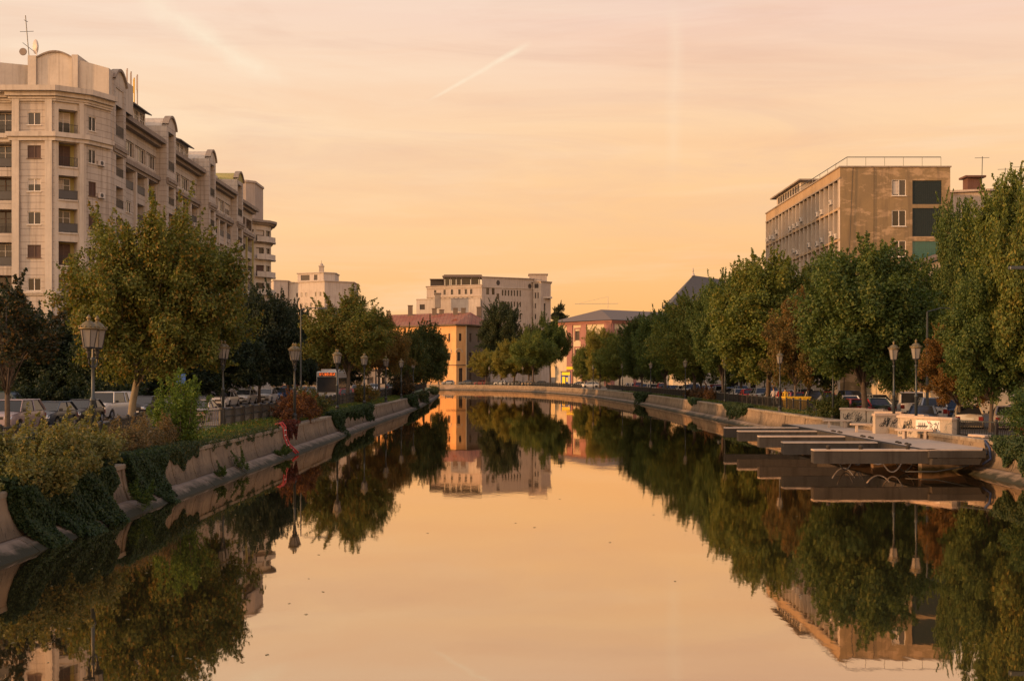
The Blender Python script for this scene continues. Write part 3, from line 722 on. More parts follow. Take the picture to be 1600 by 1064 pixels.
def bench(x, y, rz, L, label):
    root = empty('concrete_bench', (x, y, ZT+0.002), label, 'bench', 'concrete benches on the platform', rz)
    m = MB(); m.bbox(-L/2, L/2, -0.24, 0.24, 0.40, 0.50, 0.02); m.build('seat', 'deck_concrete', root, loc=(0, 0, 0))
    for s in (-0.28, 0.28):
        m = MB(); m.bbox(s*L-0.07, s*L+0.07, -0.18, 0.18, 0, 0.40, 0.01); m.build('leg', 'deck_concrete', root, loc=(0, 0, 0))
    return root
bench(20.4, 80.4, R(-10), 1.7, 'farthest concrete bench, in front of the farthest graffitied block')
bench(20.5, 74.3, R(-10), 1.7, 'middle concrete bench, left of the green scrawled block')
bench(20.95, 66.5, R(-35), 2.0, 'nearest long concrete bench in front of the white sprayed letters')
bench(22.1, 60.4, R(-75), 1.3, 'short concrete bench at the right end of the platform by the hanging leaves')

# ------------------------------------------------------------------ iron fences
def fence(pts, z, label, h=1.0, post_every=2.6, bar=0.16, heavy=False, name='iron_fence'):
    root = empty(name, (pts[0][0], pts[0][1], z), label, 'fence', world=True)
    r = MB(); b = MB(); P = path_sample(pts, post_every); nb = 0
    for i in range(len(P)-1):
        (a, d), (c, _) = P[i], P[i+1]; L = (c-a).length
        if L < 0.05: continue
        F = Fr((a.x, a.y), (c.x, c.y))
        fbox(r, F, 0.08, L-0.08, -0.03, 0.03, z+h-0.06, z+h); fbox(r, F, 0.08, L-0.08, -0.02, 0.02, z+0.12, z+0.16)
        if heavy: fbox(r, F, 0.08, L-0.08, -0.025, 0.025, z+h*0.55, z+h*0.62)
        k = int(L/bar)
        for j in range(1, k): u = L*j/k; fbox(b, F, u-0.012, u+0.012, -0.012, 0.012, z+0.16, z+h-0.06)
    r.build('rail', 'iron_bluish', root); b.build('bars', 'iron_black', root)
    pm = MB(); 
    s = 0.11 if heavy else 0.06
    pm.bbox(-s, s, -s, s, 0, h+0.02, 0.01); pm.lathe([(s*1.35, h+0.02), (s*1.35, h+0.07), (s*0.5, h+0.12)], (0, 0, 0), 8); me = pm.mesh('post', ['iron_black'])
    for q, (a, d) in enumerate(P[:100]): link('post', me, root, Vector((a.x, a.y, z))-Vector((pts[0][0], pts[0][1], z)), math.atan2(d.y, d.x))
    return root
fence([(-14.5, 24), (-14.6, 39)], 1.62, 'nearest iron fence on the left bank, behind the olive bush')
fence([(-18.3, 38), (-18.3, 48)], 1.60, 'iron fence set back by the thin dark tree at the left')
fence([(-15.5, 47), (-18.3, 64), (-15.7, 69)], 1.60, 'iron fence stepping back around the big autumn tree')
fence([(-15.6, 69), (-15.7, 130), (-15.6, 152), (-16.8, 220), (-19.3, 288)], 1.62, 'long heavy iron fence on the left bank running away from the big autumn tree', heavy=True)
fence([(p[0]+2.9, p[1]) for p in RW if 96 < p[1] < 262], 1.42, 'iron fence among the trees along the right embankment')
fence([(x, y+2.2) for x, y in RW if x < 16 and y > 270 and x > -62][::1], 1.42, 'low dark iron fence on top of the far curved embankment wall', heavy=True)
fence([(22.6, 64.8), (24.2, 61.0), (24.6, 55)], 1.2, 'short iron fence to the right of the sprayed parapet block')

# red and white hooped ladder rail on the left wall
ld = empty('hoop_ladder', (-12.8, 71.5, 0), 'red and white curved ladder rails hooked over the left wall', 'ladder', world=True)
for s in (0, 0.75):
    pts = [(-13.3, 71.5+s, 1.5), (-13.2, 71.5+s, 1.74), (-12.95, 71.5+s, 1.78), (-12.78, 71.5+s, 1.55), (-12.74, 71.5+s, 1.0), (-12.55, 71.5+s, 0.55), (-12.05, 71.5+s, 0.08)]
    m = MB(); m.tube([Vector(p) for p in pts], 0.05, 8); m.build('rail', 'red_paint', ld, True)
for i in range(5):
    z = 0.25+i*0.28; x = -12.75 if z > 1 else -12.75+(1-z)**2*0.75
    m = MB(); m.tube([(x, 71.5, z), (x, 72.25, z)], 0.025, 6); m.build('rung', 'white_paint', ld)
# ------------------------------------------------------------------ left apartment row
rb = random.Random(11)
def styles(): return rb.choice(['white', 'white', 'brown', 'shut', 'curtain', 'half', 'white', 'curtain'])
_cornice = cornice
class Cor:
    def __init__(s, mat, root): s.mat = mat; s.root = root
def cornice(c, *a, **k):
    if isinstance(c, Cor):
        m = MB(); _cornice(m, *a, **k); m.build('cornice', c.mat, c.root)
    else: _cornice(c, *a, **k)
def end_pavilion():
    root = empty('apartment_block', (-50, 136, 0), 'nearest stone apartment block with angled pavilion end and curved gable on its roof', 'building', world=True)
    wl = MB(); co = Cor('stone_plain', root)
    pts = [(-64, 136.9), (-53.15, 136.9), (-53.1, 136.0), (-48.6, 136.0), (-45.9, 138.0), (-44.35, 141.4), (-44.35, 142.2)]
    zc = [31.65-3.52*k for k in range(9)]
    # 0 recessed balcony wing
    F = Fr(pts[0], pts[1]); ops = []
    for z in zc: ops.append((F.L-4.4, F.L-0.35, z-1.5, z+1.05, 1.3)); ops.append((0.8, 5.0, z-1.5, z+1.05, 1.3))
    panel(wl, F, 0, F.L, 0.0, 34.6, ops, 0, 1)
    for i, z in enumerate(zc):
        for (a, b) in ((F.L-4.4, F.L-0.35), (0.8, 5.0)):
            window(F, a+0.4, b-0.3, z-1.4, z+0.95, -1.25, root, styles()); railing(F, a, b, z-1.5, -0.02, root, solid=(i % 3 != 0))
    # 1 front bay
    F = Fr(pts[2], pts[3]); ops = [(1.62, 3.05, z-0.68, z+0.68, 0.2) for z in zc]
    panel(wl, F, 0, F.L, 0.0, 34.6, ops, 0, 1)
    for z, s in zip(zc, ['white', 'shut', 'half', 'white', 'shut', 'white', 'white', 'shut', 'white']): window(F, 1.62, 3.05, z-0.68, z+0.68, -0.16, root, s)
    for u in (0.05, 3.55): fbox(wl, F, u, u+0.75, 0.0, 0.28, 0, 34.2, 2)
    # 2 loggia bay
    F = Fr(pts[3], pts[4]); ops = [(0.42, 2.45, z-1.45, z+1.1, 1.3) for z in zc]
    panel(wl, F, 0, F.L, 0.0, 34.6, ops, 2, 3)
    for i, z in enumerate(zc):
        window(F, 0.5, 2.0, z-1.35, z+0.95, -1.25, root, ['half', 'shut', 'curtain', 'white', 'shut', 'white', 'curtain', 'white', 'shut'][i]); railing(F, 0.42, 2.45, z-1.45, -0.02, root, solid=(i in (2, 3, 5)))
        fbox(wl, F, 0.42, 2.45, 0.0, 0.12, z-1.62, z-1.45, 2)
    fbox(wl, F, 2.55, 3.05, 0, 0.25, 0, 34.2, 2)
    # 3 chamfer bay
    F = Fr(pts[4], pts[5]); ops = [(0.35, 1.5, z-0.8, z+0.75, 0.2) for z in zc]
    panel(wl, F, 0, F.L, 0.0, 34.6, ops, 0, 1)
    for i, z in enumerate(zc):
        window(F, 0.35, 1.5, z-0.8, z+0.75, -0.16, root, styles())
        if i in (1, 2, 4, 5, 7): ac_unit(F, 2.1, z-.9, root)
    F = Fr(pts[5], pts[6]); panel(wl, F, 0, F.L, 0, 34.6, [], 0, 1)
    # roof slab of the pavilion
    wl.prism([(-64, 137.2), (-53, 137.2), (-48.7, 136.4), (-46, 138.3), (-44.6, 141.6), (-46, 150), (-64, 150)], 34.5, 34.7, 2)
    co2 = [pts[0], (-53.2, 136.9), (-53.15, 135.95), (-48.5, 135.95), (-45.8, 138.0), (-44.3, 141.4)]
    cornice(co, co2, 1.05, 34.0, 35.0); cornice(co, co2, 0.5, 29.3, 30.2); cornice(co, co2, 0.22, 12.9, 13.3); cornice(co, co2, 0.3, 32.9+.6, 33.98)
    wl.build('wall', ['stone_rustic', 'dark_interior', 'stone_plain', 'render_yellow'], root)
    # attic with arched gable
    at = MB(); z0 = 34.72
    at.prism([(-53.2, 140.6), (-52.3, 140.6), (-52.3, 150), (-53.2, 150)], z0, 39.5)
    arch = [(-52.29, z0)]+[(-52.29+3.9*t, 38.9+1.05*math.sin(math.pi*(0.12+0.76*t))) for t in np.linspace(0, 1, 12)]+[(-48.39, z0)]
    k = len(arch); at.add([(x, 140.9, z) for x, z in arch]+[(x, 150, z) for x, z in arch], [tuple(range(k)), tuple(range(2*k-1, k-1, -1))]+[(i, k+i, k+(i+1) % k, (i+1) % k) for i in range(k)])
    at.prism([(-48.38, 140.6), (-47.7, 140.6), (-47.7, 150), (-48.38, 150)], z0, 39.6)
    at.add([(-47.69, 141.0, z0), (-44.4, 141.0, z0), (-44.4, 141.0, 38.2), (-47.69, 141.0, 39.1), (-47.69, 150, z0), (-44.4, 150, z0), (-44.4, 150, 38.2), (-47.69, 150, 39.1)],
           [(0, 1, 2, 3), (5, 4, 7, 6), (3, 2, 6, 7), (1, 5, 6, 2), (0, 3, 7, 4)])
    at.prism([(-56.3, 139.9), (-53.21, 141.4), (-53.21, 150), (-56.3, 150)], z0, 38.6); at.prism([(-62, 141), (-56.31, 141), (-56.31, 150), (-62, 150)], z0, 37.9)
    at.build('attic', 'stone_plain', root)
    c = MB()
    for i in range(len(arch)-2):
        (xa, za), (xb, zb) = arch[i], arch[i+1]
        if i == 0: continue
        c.add([(xa, 140.72, za-0.02), (xb, 140.72, zb-0.02), (xb, 140.72, zb+0.16), (xa, 140.72, za+0.16), (xa, 141.3, za-0.02), (xb, 141.3, zb-0.02), (xb, 141.3, zb+0.16), (xa, 141.3, za+0.16)], [(0, 1, 2, 3), (3, 2, 6, 7), (0, 4, 5, 1)])
    c.build('gable_coping', 'stone_dirty', root)
    # dish and mast
    an = MB(); an.tube([(-53.2, 141, 39.4), (-53.6, 141, 44.0)], 0.05, 6)
    an.tube([(-54.2, 141, 42.2), (-52.7, 141, 42.25)], 0.03, 5); an.tube([(-53.9, 141, 41.0), (-52.6, 141, 40.0)], 0.03, 5); an.tube([(-53.6, 140.6, 43.4), (-53.5, 141.4, 43.4)], .03, 5)
    an.build('antenna', 'iron_bluish', root)
    d = MB(); k = 16
    for r_, yy in ((0.15, 0.22), (0.75, 0.0)): d.v += [(-52.4+math.cos(2*math.pi*i/k)*r_*0.45+yy, 140.8-yy, 40.5+math.sin(2*math.pi*i/k)*r_*1.1) for i in range(k)]
    d.f = [(i, (i+1) % k, k+(i+1) % k, k+i) for i in range(k)]+[tuple(range(k))]; d.m = [0]*(k+1); d.tube([(-52.2, 140.6, 39.4), (-52.3, 140.8, 40.4)], 0.05, 6); d.build('satellite_dish', 'ac_white', root)
    d = MB(); d.lathe([(0.42, 0), (0.40, 0.1)], (0, 0, 0), 14); d.v = [(x-53.7, 140.6-z, y+39.9) for x, y, z in d.v]; d.build('satellite_dish', 'stone_dirty', root)
    return root
end_pavilion()

def row_section(y0, y1, x, tower_w, ztop, label, seed, wall='stone_rustic', upper='stone_plain', top_mat='stone_plain', dormer=True):
    """one house of the row: arched tower at its near end, then a long loggia front facing the canal"""
    rb.seed(seed)
    root = empty('apartment_block', (x-3, y0, 0), label, 'building', 'stone apartment blocks in one long row on the left bank', world=True)
    wl = MB(); co = Cor('stone_dirty', root); zc = [31.65-3.52*k for k in range(9)]; xt = x; xw = x-1.9
    # tower
    zs = ztop-1.4; hw = tower_w/2; F = Fr((xt, y0), (xt, y0+tower_w))
    ops = [(0.9, tower_w-0.9, 31.2, zs-0.6, 1.2), ]+[(1.0, tower_w-1.0, z-1.4, z+1.0, 1.0) for z in zc[1:]]
    panel(wl, F, 0, tower_w, 0, zs, ops, 0, 1)
    Ff = Fr((xw-6, y0), (xt, y0)); panel(wl, Ff, 0, Ff.L, 0, zs, [(Ff.L-5.9, Ff.L-4.9, z-.7, z+.7, .2) for z in zc[:2]], 0, 1)
    Fb = Fr((xt, y0+tower_w), (xw-6, y0+tower_w)); panel(wl, Fb, 0, Fb.L, 0, zs, [], 0, 1)
    for i, z in enumerate(zc[1:]):
        if i < 6: window(F, 1.1, tower_w-1.1, z-1.3, z+0.9, -0.95, root, 'brown', detail=False); railing(F, 1.0, tower_w-1.0, z-1.4, -0.02, root)
    railing(F, 0.9, tower_w-0.9, 31.25, -0.02, root, h=1.2)
    # arched head, a barrel running back
    A = []
    for t in np.linspace(0, 1, 13): A.append((y0+tower_w*t, zs+(ztop-zs)*math.sin(math.pi*t)**0.75))
    k = len(A); wl.add([(xt, y, z) for y, z in A]+[(xw-6, y, z) for y, z in A], [tuple(range(k)), tuple(range(2*k-1, k-1, -1))]+[(i+1, i, k+i, k+i+1) for i in range(k-1)]+[(0, k-1, 2*k-1, k)], 2)
    cr = MB()
    for i in range(k-1):
        (ya, za), (yb, zb) = A[i], A[i+1]
        cr.add([(xt+0.25, ya, za), (xt+0.25, yb, zb), (xt+0.25, yb, zb+0.3), (xt+0.25, ya, za+0.3), (xt-0.6, ya, za), (xt-0.6, yb, zb), (xt-0.6, yb, zb+0.3), (xt-0.6, ya, za+0.3)], [(0, 1, 2, 3), (3, 2, 6, 7), (1, 0, 4, 5), (5, 4, 7, 6)])
    cr.build('arch_moulding', 'stone_dirty', root)
    # long wing
    ya = y0+tower_w; F = Fr((xw, ya), (xw, y1)); L = F.L; ops = []; nb = max(2, int(L/4.6)); bw = L/nb
    for r_, z in enumerate(zc):
        for b in range(nb):
            u0 = b*bw+0.55; u1 = (b+1)*bw-0.55
            if r_ == 0: u0 -= 0.3; u1 += 0.3
            if b % 2 == 1 and r_ > 1: ops.append((u0+0.7, u1-0.7, z-0.7, z+0.75, 0.2))
            else: ops.append((u0, u1, z-(1.3 if r_ else 0.9), z+1.0, 1.0 if r_ else .3))
    panel(wl, F, 0, L, 0, 34.3, ops, 0, 1)
    for (a, b, za, zb, d) in ops:
        if za < 4 : continue
        window(F, a+0.06, b-0.06, za+0.05, zb-0.05, -d+0.04, root, styles(), detail=za > 10)
        if d > 0.5: railing(F, a, b, za, -0.02, root, solid=rb.random() < 0.6)
        if rb.random() < 0.5: ac_unit(F, b+0.42 if d < .5 else (a+b)/2, za-0.65, root, 0.0)
    for b in range(nb+1): fbox(wl, F, max(0, b*bw-0.28), min(L, b*bw+0.28), 0, 0.28, 0, 29.2, 2)
    line = [(xw, ya), (xw, y1)]
    cornice(co, line, 1.3, 33.9, 34.9); cornice(co, line, 0.55, 29.2, 30.1); cornice(co, line, 0.3, 12.9, 13.3)
    cornice(co, [(xt, y0), (xt, ya)], 0.3, 29.3, 30.1)
    # set-back attic storey and dormer
    wl.prism([(xw-6, ya), (xw-2.2, ya), (xw-2.2, y1), (xw-6, y1)], 34.3, 37.6, 3)
    wl.prism([(xw-2.19, ya+.01), (xw-.02, ya+.01), (xw-.02, y1), (xw-2.19, y1)], 34.1, 34.31, 3)
    wl.build('wall', [wall, 'dark_interior', upper, top_mat], root)
    if dormer:
        d = MB(); yd = ya+L*0.42; F2 = Fr((xw-0.3, yd), (xw-0.3, yd+7.2))
        panel(d, F2, 0, 7.2, 34.32, 37.6, [(0.3, 2.2, 35.2, 37.2, .15), (2.6, 4.5, 35.2, 37.2, .15), (4.9, 6.9, 34.6, 37.2, .15)], 0, 1)
        F3 = Fr((xw-2.2, yd), (xw-0.3, yd)); panel(d, F3, 0, F3.L, 34.32, 37.9, [], 0, 1)
        d.add([(xw-2.21, yd-.1, 38.3), (xw+0.5, yd-.1, 37.4), (xw+0.5, yd+7.4, 37.4), (xw-2.21, yd+7.4, 38.3), (xw-2.21, yd-.1, 38.15), (xw+0.5, yd-.1, 37.25), (xw+0.5, yd+7.4, 37.25), (xw-2.21, yd+7.4, 38.15)],
              [(0, 1, 2, 3), (7, 6, 5, 4), (0, 4, 5, 1), (1, 5, 6, 2), (2, 6, 7, 3)], 1)
        d.build('dormer', ['ac_white', 'ac_fan'], root)
        for (a, b, za) in ((0.3, 2.2, 35.2), (2.6, 4.5, 35.2), (4.9, 6.9, 34.6)): window(F2, a, b, za, 37.2, -0.12, root, 'white', detail=True)
    return root
row_section(142.25, 166.4, -44.3, 4.6, 38.6, 'second stone apartment block, with masts on the roof and a grey dormer', 21)
row_section(166.4, 190.5, -44.9, 4.6, 38.2, 'third stone apartment block, between the masts and the yellow topped block', 22, dormer=True)
row_section(190.5, 214, -45.1, 4.4, 38.0, 'fourth stone apartment block, smallest arched tower before the yellow top', 23, dormer=False)
row_section(214, 236, -46.0, 5.0, 38.5, 'apartment block with a yellow painted top and arched tower', 24, upper='render_yellow', top_mat='render_yellow', dormer=False)
# roof masts
ms = empty('roof_masts', (-46.5, 157, 37.6), 'cluster of pale antenna masts on the second apartment block roof', 'antenna', world=True)
for i, (dx, h) in enumerate(((0, 6.4), (0.5, 6.0), (0.9, 5.2), (1.3, 5.6))):
    m = MB(); m.tube([(-49.6+dx, 165, 37.5), (-49.6+dx, 165, 37.5+h)], 0.09, 6); m.box(-49.7+dx, -49.5+dx, 164.85, 164.95, 38.5+h-3, 37.3+h); m.build('mast', 'yellow_paint' if i == 2 else 'stone_white', ms)
m = MB(); m.tube([(-50.6, 165, 40.5), (-49.6, 165, 40.3)], 0.04, 5); m.bbox(-50.8, -50.4, 164.8, 165.2, 40.3, 40.9); m.build('bracket', 'iron_black', ms)
for x_, y_, z_, h_ in ((-54, 172, 37.6, 4.0), (-61, 200, 37.6, 3.5)):
    a_ = empty('tv_antenna', (x_, y_, z_), 'thin television aerial on the roof of the %s block' % ('third' if y_ < 190 else 'fourth'), 'antenna')
    m = MB(); m.tube([(0, 0, 0), (0, 0, h_)], 0.04, 5); m.tube([(-.8, 0, h_*.8), (.8, 0, h_*.8)], 0.03, 5); m.tube([(-.5, 0, h_*.5), (.5, 0, h_*.5)], 0.03, 5); m.build('mast', 'iron_bluish', a_, loc=(0, 0, 0))

def round_tower():
    root = empty('apartment_block', (-49, 240, 0), 'last block of the left row, with rounded balcony corner and boxy roof tower', 'building', world=True)
    wl = MB(); co = Cor('stone_dirty', root); rb.seed(5)
    arc = [(-52.4, 238.0), (-49.1, 238.0)]
    cx, cy, r_ = -50.2, 243.5, 4.4
    arc2 = [(cx+r_*math.cos(a), cy+r_*math.sin(a)) for a in [R(-62), R(-32), R(-2), R(28)]]
    pts = arc+arc2+[(-47.6, 250)]
    zc = [30.6-3.3*k for k in range(8)]
    for i in range(len(pts)-1):
        F = Fr(pts[i], pts[i+1]); ops = []
        if i >= 1 and F.L > 1.2 and i < 5:
            for z in zc: ops.append((0.25, F.L-0.25, z-1.0, z+1.0, 0.5))
        panel(wl, F, 0, F.L, 0, 33.0, ops, 0 if i == 0 else 2, 1)
        for (a, b, za, zb, d) in ops:
            window(F, a, b, za, zb, -0.3, root, styles(), detail=False)
    # curved balconies
    for z in zc:
        b = MB(); o = offset_poly(pts[2:6], 0.9); q = [Vector(p) for p in pts[2:6]]
        poly = [(v.x, v.y) for v in o]+[(v.x, v.y) for v in q[::-1]]
        b.prism(poly, z-1.25, z-1.1)
        o2 = offset_poly(pts[2:6], 0.82)
        for i in range(3): b.quad((o2[i].x, o2[i].y, z-1.1), (o2[i+1].x, o2[i+1].y, z-1.1), (o2[i+1].x, o2[i+1].y, z-0.2), (o2[i].x, o2[i].y, z-0.2))
        b.build('balcony', 'stone_plain', root)
    cornice(co, pts, 1.1, 32.6, 33.4); cornice(co, pts, 0.4, 29.0, 29.4)
    wl.prism([(-52.4, 238.2), (-49.4, 238.2), (-46.8, 241), (-46.8, 246), (-48, 252), (-62, 252), (-62, 238.2)], 32.8, 33.0, 2)
    F = Fr((-62, 238), (-52.4, 238)); panel(wl, F, 0, F.L, 0, 33.0, [], 0, 1)
    wl.build('wall', ['stone_rustic', 'dark_interior', 'stone_plain'], root)
    t = MB(); F = Fr((-56, 240.5), (-50.0, 240.5)); panel(t, F, 0, F.L, 33.01, 40.6, [(2.0, 3.6, 37.4, 38.8, 0.4), (2.2, 3.4, 34, 35.4, 0.3)], 0, 1)
    F = Fr((-50.0, 240.5), (-48.6, 242)); panel(t, F, 0, F.L, 33.01, 40.6, [], 0, 1)
    F = Fr((-48.6, 242), (-48.6, 250)); panel(t, F, 0, F.L, 33.01, 40.6, [], 0, 1)
    t.prism([(-56, 240.3), (-49.9, 240.3), (-48.4, 241.9), (-48.4, 250), (-56, 250)], 40.6, 41.0); t.prism([(-62, 240.5), (-56.01, 240.5), (-56.01, 250), (-62, 250)], 33.01, 38.0)
    t.build('roof_box', ['stone_grey', 'dark_interior'], root)
    return root
round_tower()

# ------------------------------------------------------------------ plain block maker for the rest
def grid_ops(F, us, w, zs, h, d=0.2): return [(u, u+w, z, z+h, d) for u in us for z in zs]
def block(root, corners, z0, z1, faces, mats, cap=0.15, capmat=0, name='wall', det=False):
    """corners go anticlockwise seen from above starting at the left front; faces = {edge: (ops, styles)}"""
    wl = MB(); n = len(corners)
    for i in range(n):
        F = Fr(corners[i], corners[(i+1) % n]); ops, st = faces.get(i, ([], 'brown'))
        panel(wl, F, 0, F.L, z0, z1, ops, 0, 1)
        for (a, b, za, zb, d) in ops:
            if st: window(F, a, b, za, zb, -d+0.03, root, st if isinstance(st, str) else rb.choice(st), detail=det)
    wl.add([(x, y, z1) for x, y in corners], [tuple(range(n))], 2)
    wl.build(name, mats, root)
    if cap:
        c = MB(); a = offset_poly(list(corners)+[corners[0]], cap)[:-1]; 
        # close the ring properly
        ring = []
        for i in range(n):
            p = Vector(corners[i]); e0 = (p-Vector(corners[i-1])).normalized(); e1 = (Vector(corners[(i+1) % n])-p).normalized()
            nn = (Vector((e0.y, -e0.x))+Vector((e1.y, -e1.x))).normalized(); ring.append(p+nn*cap*1.3)
        c.prism([(v.x, v.y) for v in ring], z1+0.004, z1+0.28); c.build('parapet', mats[capmat] if mats[0] != 'stone_rustic' else 'stone_plain', root)

def far_left_building():
    K = 1.17
    root = empty('pale_building', (-62*K, 400*K, 0), 'pale stepped building lit orange, with a small roof lantern, beyond the left row', 'building', world=True)
    rb.seed(3); k_ = lambda q: [(x*K, y*K) for x, y in q]; zz_ = lambda z: 4.5+(z-4.5)*K
    # main, lit side faces left-front
    c = k_([(-70.5, 404), (-58.0, 396), (-49.8, 402), (-49.8, 415), (-70.5, 415)])
    F = Fr(c[0], c[1]); zs = [zz_(29.4-3.25*k) for k in range(8)]
    u_ = [1.4+i*2.28 for i in range(7)]
    block(root, c, 0, zz_(33.3), {0: ([(u, u+0.9, z-0.75, z+0.75, .2) for z in zs for u in u_ if not (z > zz_(29) and int(u) % 3 == 1)], ['white', 'brown', 'curtain']), 1: ([], None)}, ['stone_white', 'dark_interior', 'roof_tin'], 0.35)
    block(root, k_([(-74.5, 400), (-70.6, 403), (-70.6, 412), (-78, 412)]), 0, zz_(33.8), {0: (grid_ops(None, [1.2, 3.2], 1.1, [zz_(28.5-3.3*k) for k in range(6)], 1.6), 'brown')}, ['stone_white', 'dark_interior', 'roof_tin'], 0.3)
    block(root, k_([(-52.4, 401.5), (-50.2, 400.2), (-49.6, 404), (-52, 408)]), 0, zz_(32.0), {}, ['stone_white', 'dark_interior', 'roof_tin'], 0.0)
    block(root, k_([(-68.0, 406), (-59.2, 402.5), (-56.0, 405), (-56.0, 414), (-68, 414)]), zz_(33.4)+.3, zz_(36.4), {0: ([(1.4, 5.1, zz_(34.2), zz_(35.9), .2), (7.0, 8.4, zz_(34.2), zz_(35.9), .2)], 'brown')}, ['stone_white', 'dark_interior', 'roof_tin'], 0.4)
    m = MB(); z_ = zz_(36.6); m.box(-71.4, -69.8, 473.5, 475, z_, z_+2.3); m.box(-71.6, -69.6, 473.3, 475.2, z_+2.3, z_+2.6); m.lathe([(.8, 0), (.6, .6), (.1, 1.1), (.06, 2.1)], (-70.6, 474.2, z_+2.6), 10); m.build('roof_lantern', 'stone_grey', root)
far_left_building()

def grey_building():
    root = empty('grey_building', (0, 529, 0), 'large pale grey block on the skyline with a square tower at its right end', 'building', world=True)
    k = 529/2000; Xp = lambda px: (px-800)*k; Zp = lambda py: 4.5+(585-py)*k; rb.seed(9)
    M_ = ['stone_grey', 'dark_interior', 'roof_tin']
    # left wing
    A, B = (Xp(664), 540), (Xp(753), 529); F = Fr(A, B)
    ops = []
    for u in [3.5, 8.0, 11.5, 15.0, 18.0, 20.5]: ops.append((u, u+1.1, Zp(459), Zp(451), .3))
    for u in np.arange(2, 22, 2.1): ops.append((float(u), float(u)+0.9, Zp(470), Zp(464), .3))
    for r_ in range(4):
        for u in np.arange(2, 22, 2.1): ops.append((float(u), float(u)+1.0, Zp(484+r_*13), Zp(477+r_*13), .3))
    block(root, [A, B, (Xp(753), 552), (Xp(664), 552)], 0, Zp(445.5), {0: (ops, 'brown')}, M_, 0.5)
    # main right wing
    B2, C2 = (Xp(753)+.02, 529), (Xp(829)+1.2, 541); F = Fr(B2, C2); L = F.L; ops = []
    for u in (2.0, 4.6): ops += [(u, u+1.4, Zp(460), Zp(449), .3)]
    for u in (6.9,): ops += [(u, u+1.3, Zp(467), Zp(458), .3)]
    for j in range(7):
        u = 9.4+j*1.42; ops.append((u, u+0.75, Zp(461), Zp(452), .3)); ops.append((u, u+0.75, Zp(478), Zp(470), .3)); ops.append((u, u+0.75, Zp(498), Zp(488), .3))
        ops.append((u, u+.75, Zp(515), Zp(507), .3))
    block(root, [B2, C2, (C2[0], 555), (B2[0], 555)], 0, Zp(433), {0: (ops, 'brown')}, M_, 0.6)
    m = MB(); F2 = Fr(B2, C2)
    for u, zz in ((7.6, Zp(441)), (L-1.6, Zp(444.5))):   # round windows
        q = [F2.p(u+0.85*math.cos(a), 0.04, zz+1.1*math.sin(a)) for a in np.linspace(0, 2*math.pi, 15)[:-1]]
        m.add(q, [tuple(range(14))])
    m.build('round_window', 'dark_interior', root)
    m = Cor('stone_white', root); cornice(m, [B2, C2], 0.35, Zp(449.5), Zp(448)); cornice(m, [A, B], 0.35, Zp(463), Zp(461.5)); cornice(m, [A, B], 0.5, Zp(449), Zp(447))
    # tower
    c = [(Xp(829)+1.25, 539.5), (Xp(846), 537), (Xp(862), 541.5), (Xp(862), 556), (Xp(829)+1.25, 556)]
    F = Fr(c[0], c[1]); F1 = Fr(c[1], c[2])
    block(root, c, 0, Zp(438), {0: ([(.6, 2.8, Zp(448), Zp(441), .3), (.8, 1.6, Zp(464), Zp(455), .3), (2.2, 2.9, Zp(464), Zp(455), .3), (.8, 1.5, Zp(480), Zp(472), .3), (.8, 1.5, Zp(497), Zp(489), .3)], 'brown'),
                                1: ([(1.8, 2.9, Zp(500), Zp(472), .4)], 'brown')}, M_, 0.5)
    block(root, [(Xp(828), 542), (Xp(856), 542), (Xp(856), 553), (Xp(828), 553)], Zp(437), Zp(425), {}, M_, 0.5)
    m = MB(); m.box(Xp(843), Xp(864), 538, 541.4, Zp(464), Zp(461.5)); m.build('balcony', 'stone_white', root)
    # roof garden pavilion on the left wing
    pv = MB(); pv.box(Xp(692), Xp(752), 536, 548, Zp(429), Zp(427.2)); pv.box(Xp(690), Xp(753), 534.5, 548, Zp(431.5), Zp(429.2))
    for px in (692, 702, 712, 720, 735, 748): pv.box(Xp(px), Xp(px)+0.4, 535, 535.4, Zp(445), Zp(431.5))
    pv.build('roof_pavilion', 'roof_tin', root)
    m = MB()
    for a_, b_ in ((694, 701), (704, 711), (713, 719), (721, 734), (736, 747)): m.box(Xp(a_), Xp(b_), 536.5, 536.7, Zp(445), Zp(432))
    m.build('glazing', 'window_glass', root)
    m = MB(); m.box(Xp(670), Xp(690), 539, 548, Zp(444.8), Zp(434.5)); m.build('roof_hut', 'dark_interior', root)
    m = MB(); m.box(Xp(669), Xp(691), 538, 549, Zp(434.4), Zp(433.2)); m.build('hut_roof', 'roof_tin', root)
    # lower white annexe
    A2, B3 = (Xp(652), 524), (Xp(752), 514)
    block(root, [A2, B3, (Xp(752), 528.5), (Xp(652), 528.5)], 0, Zp(469.5), {0: ([(1.5, 3.8, Zp(485), Zp(477), .3)], 'brown')}, ['stone_white', 'dark_interior', 'roof_tin'], 0.2)
    m = MB(); m.box(Xp(683), Xp(691), 513, 517, Zp(484), Zp(463)); m.box(Xp(682), Xp(692), 512.5, 517.5, Zp(463), Zp(461.5)); m.build('chimney', 'stone_dirty', root)
grey_building()

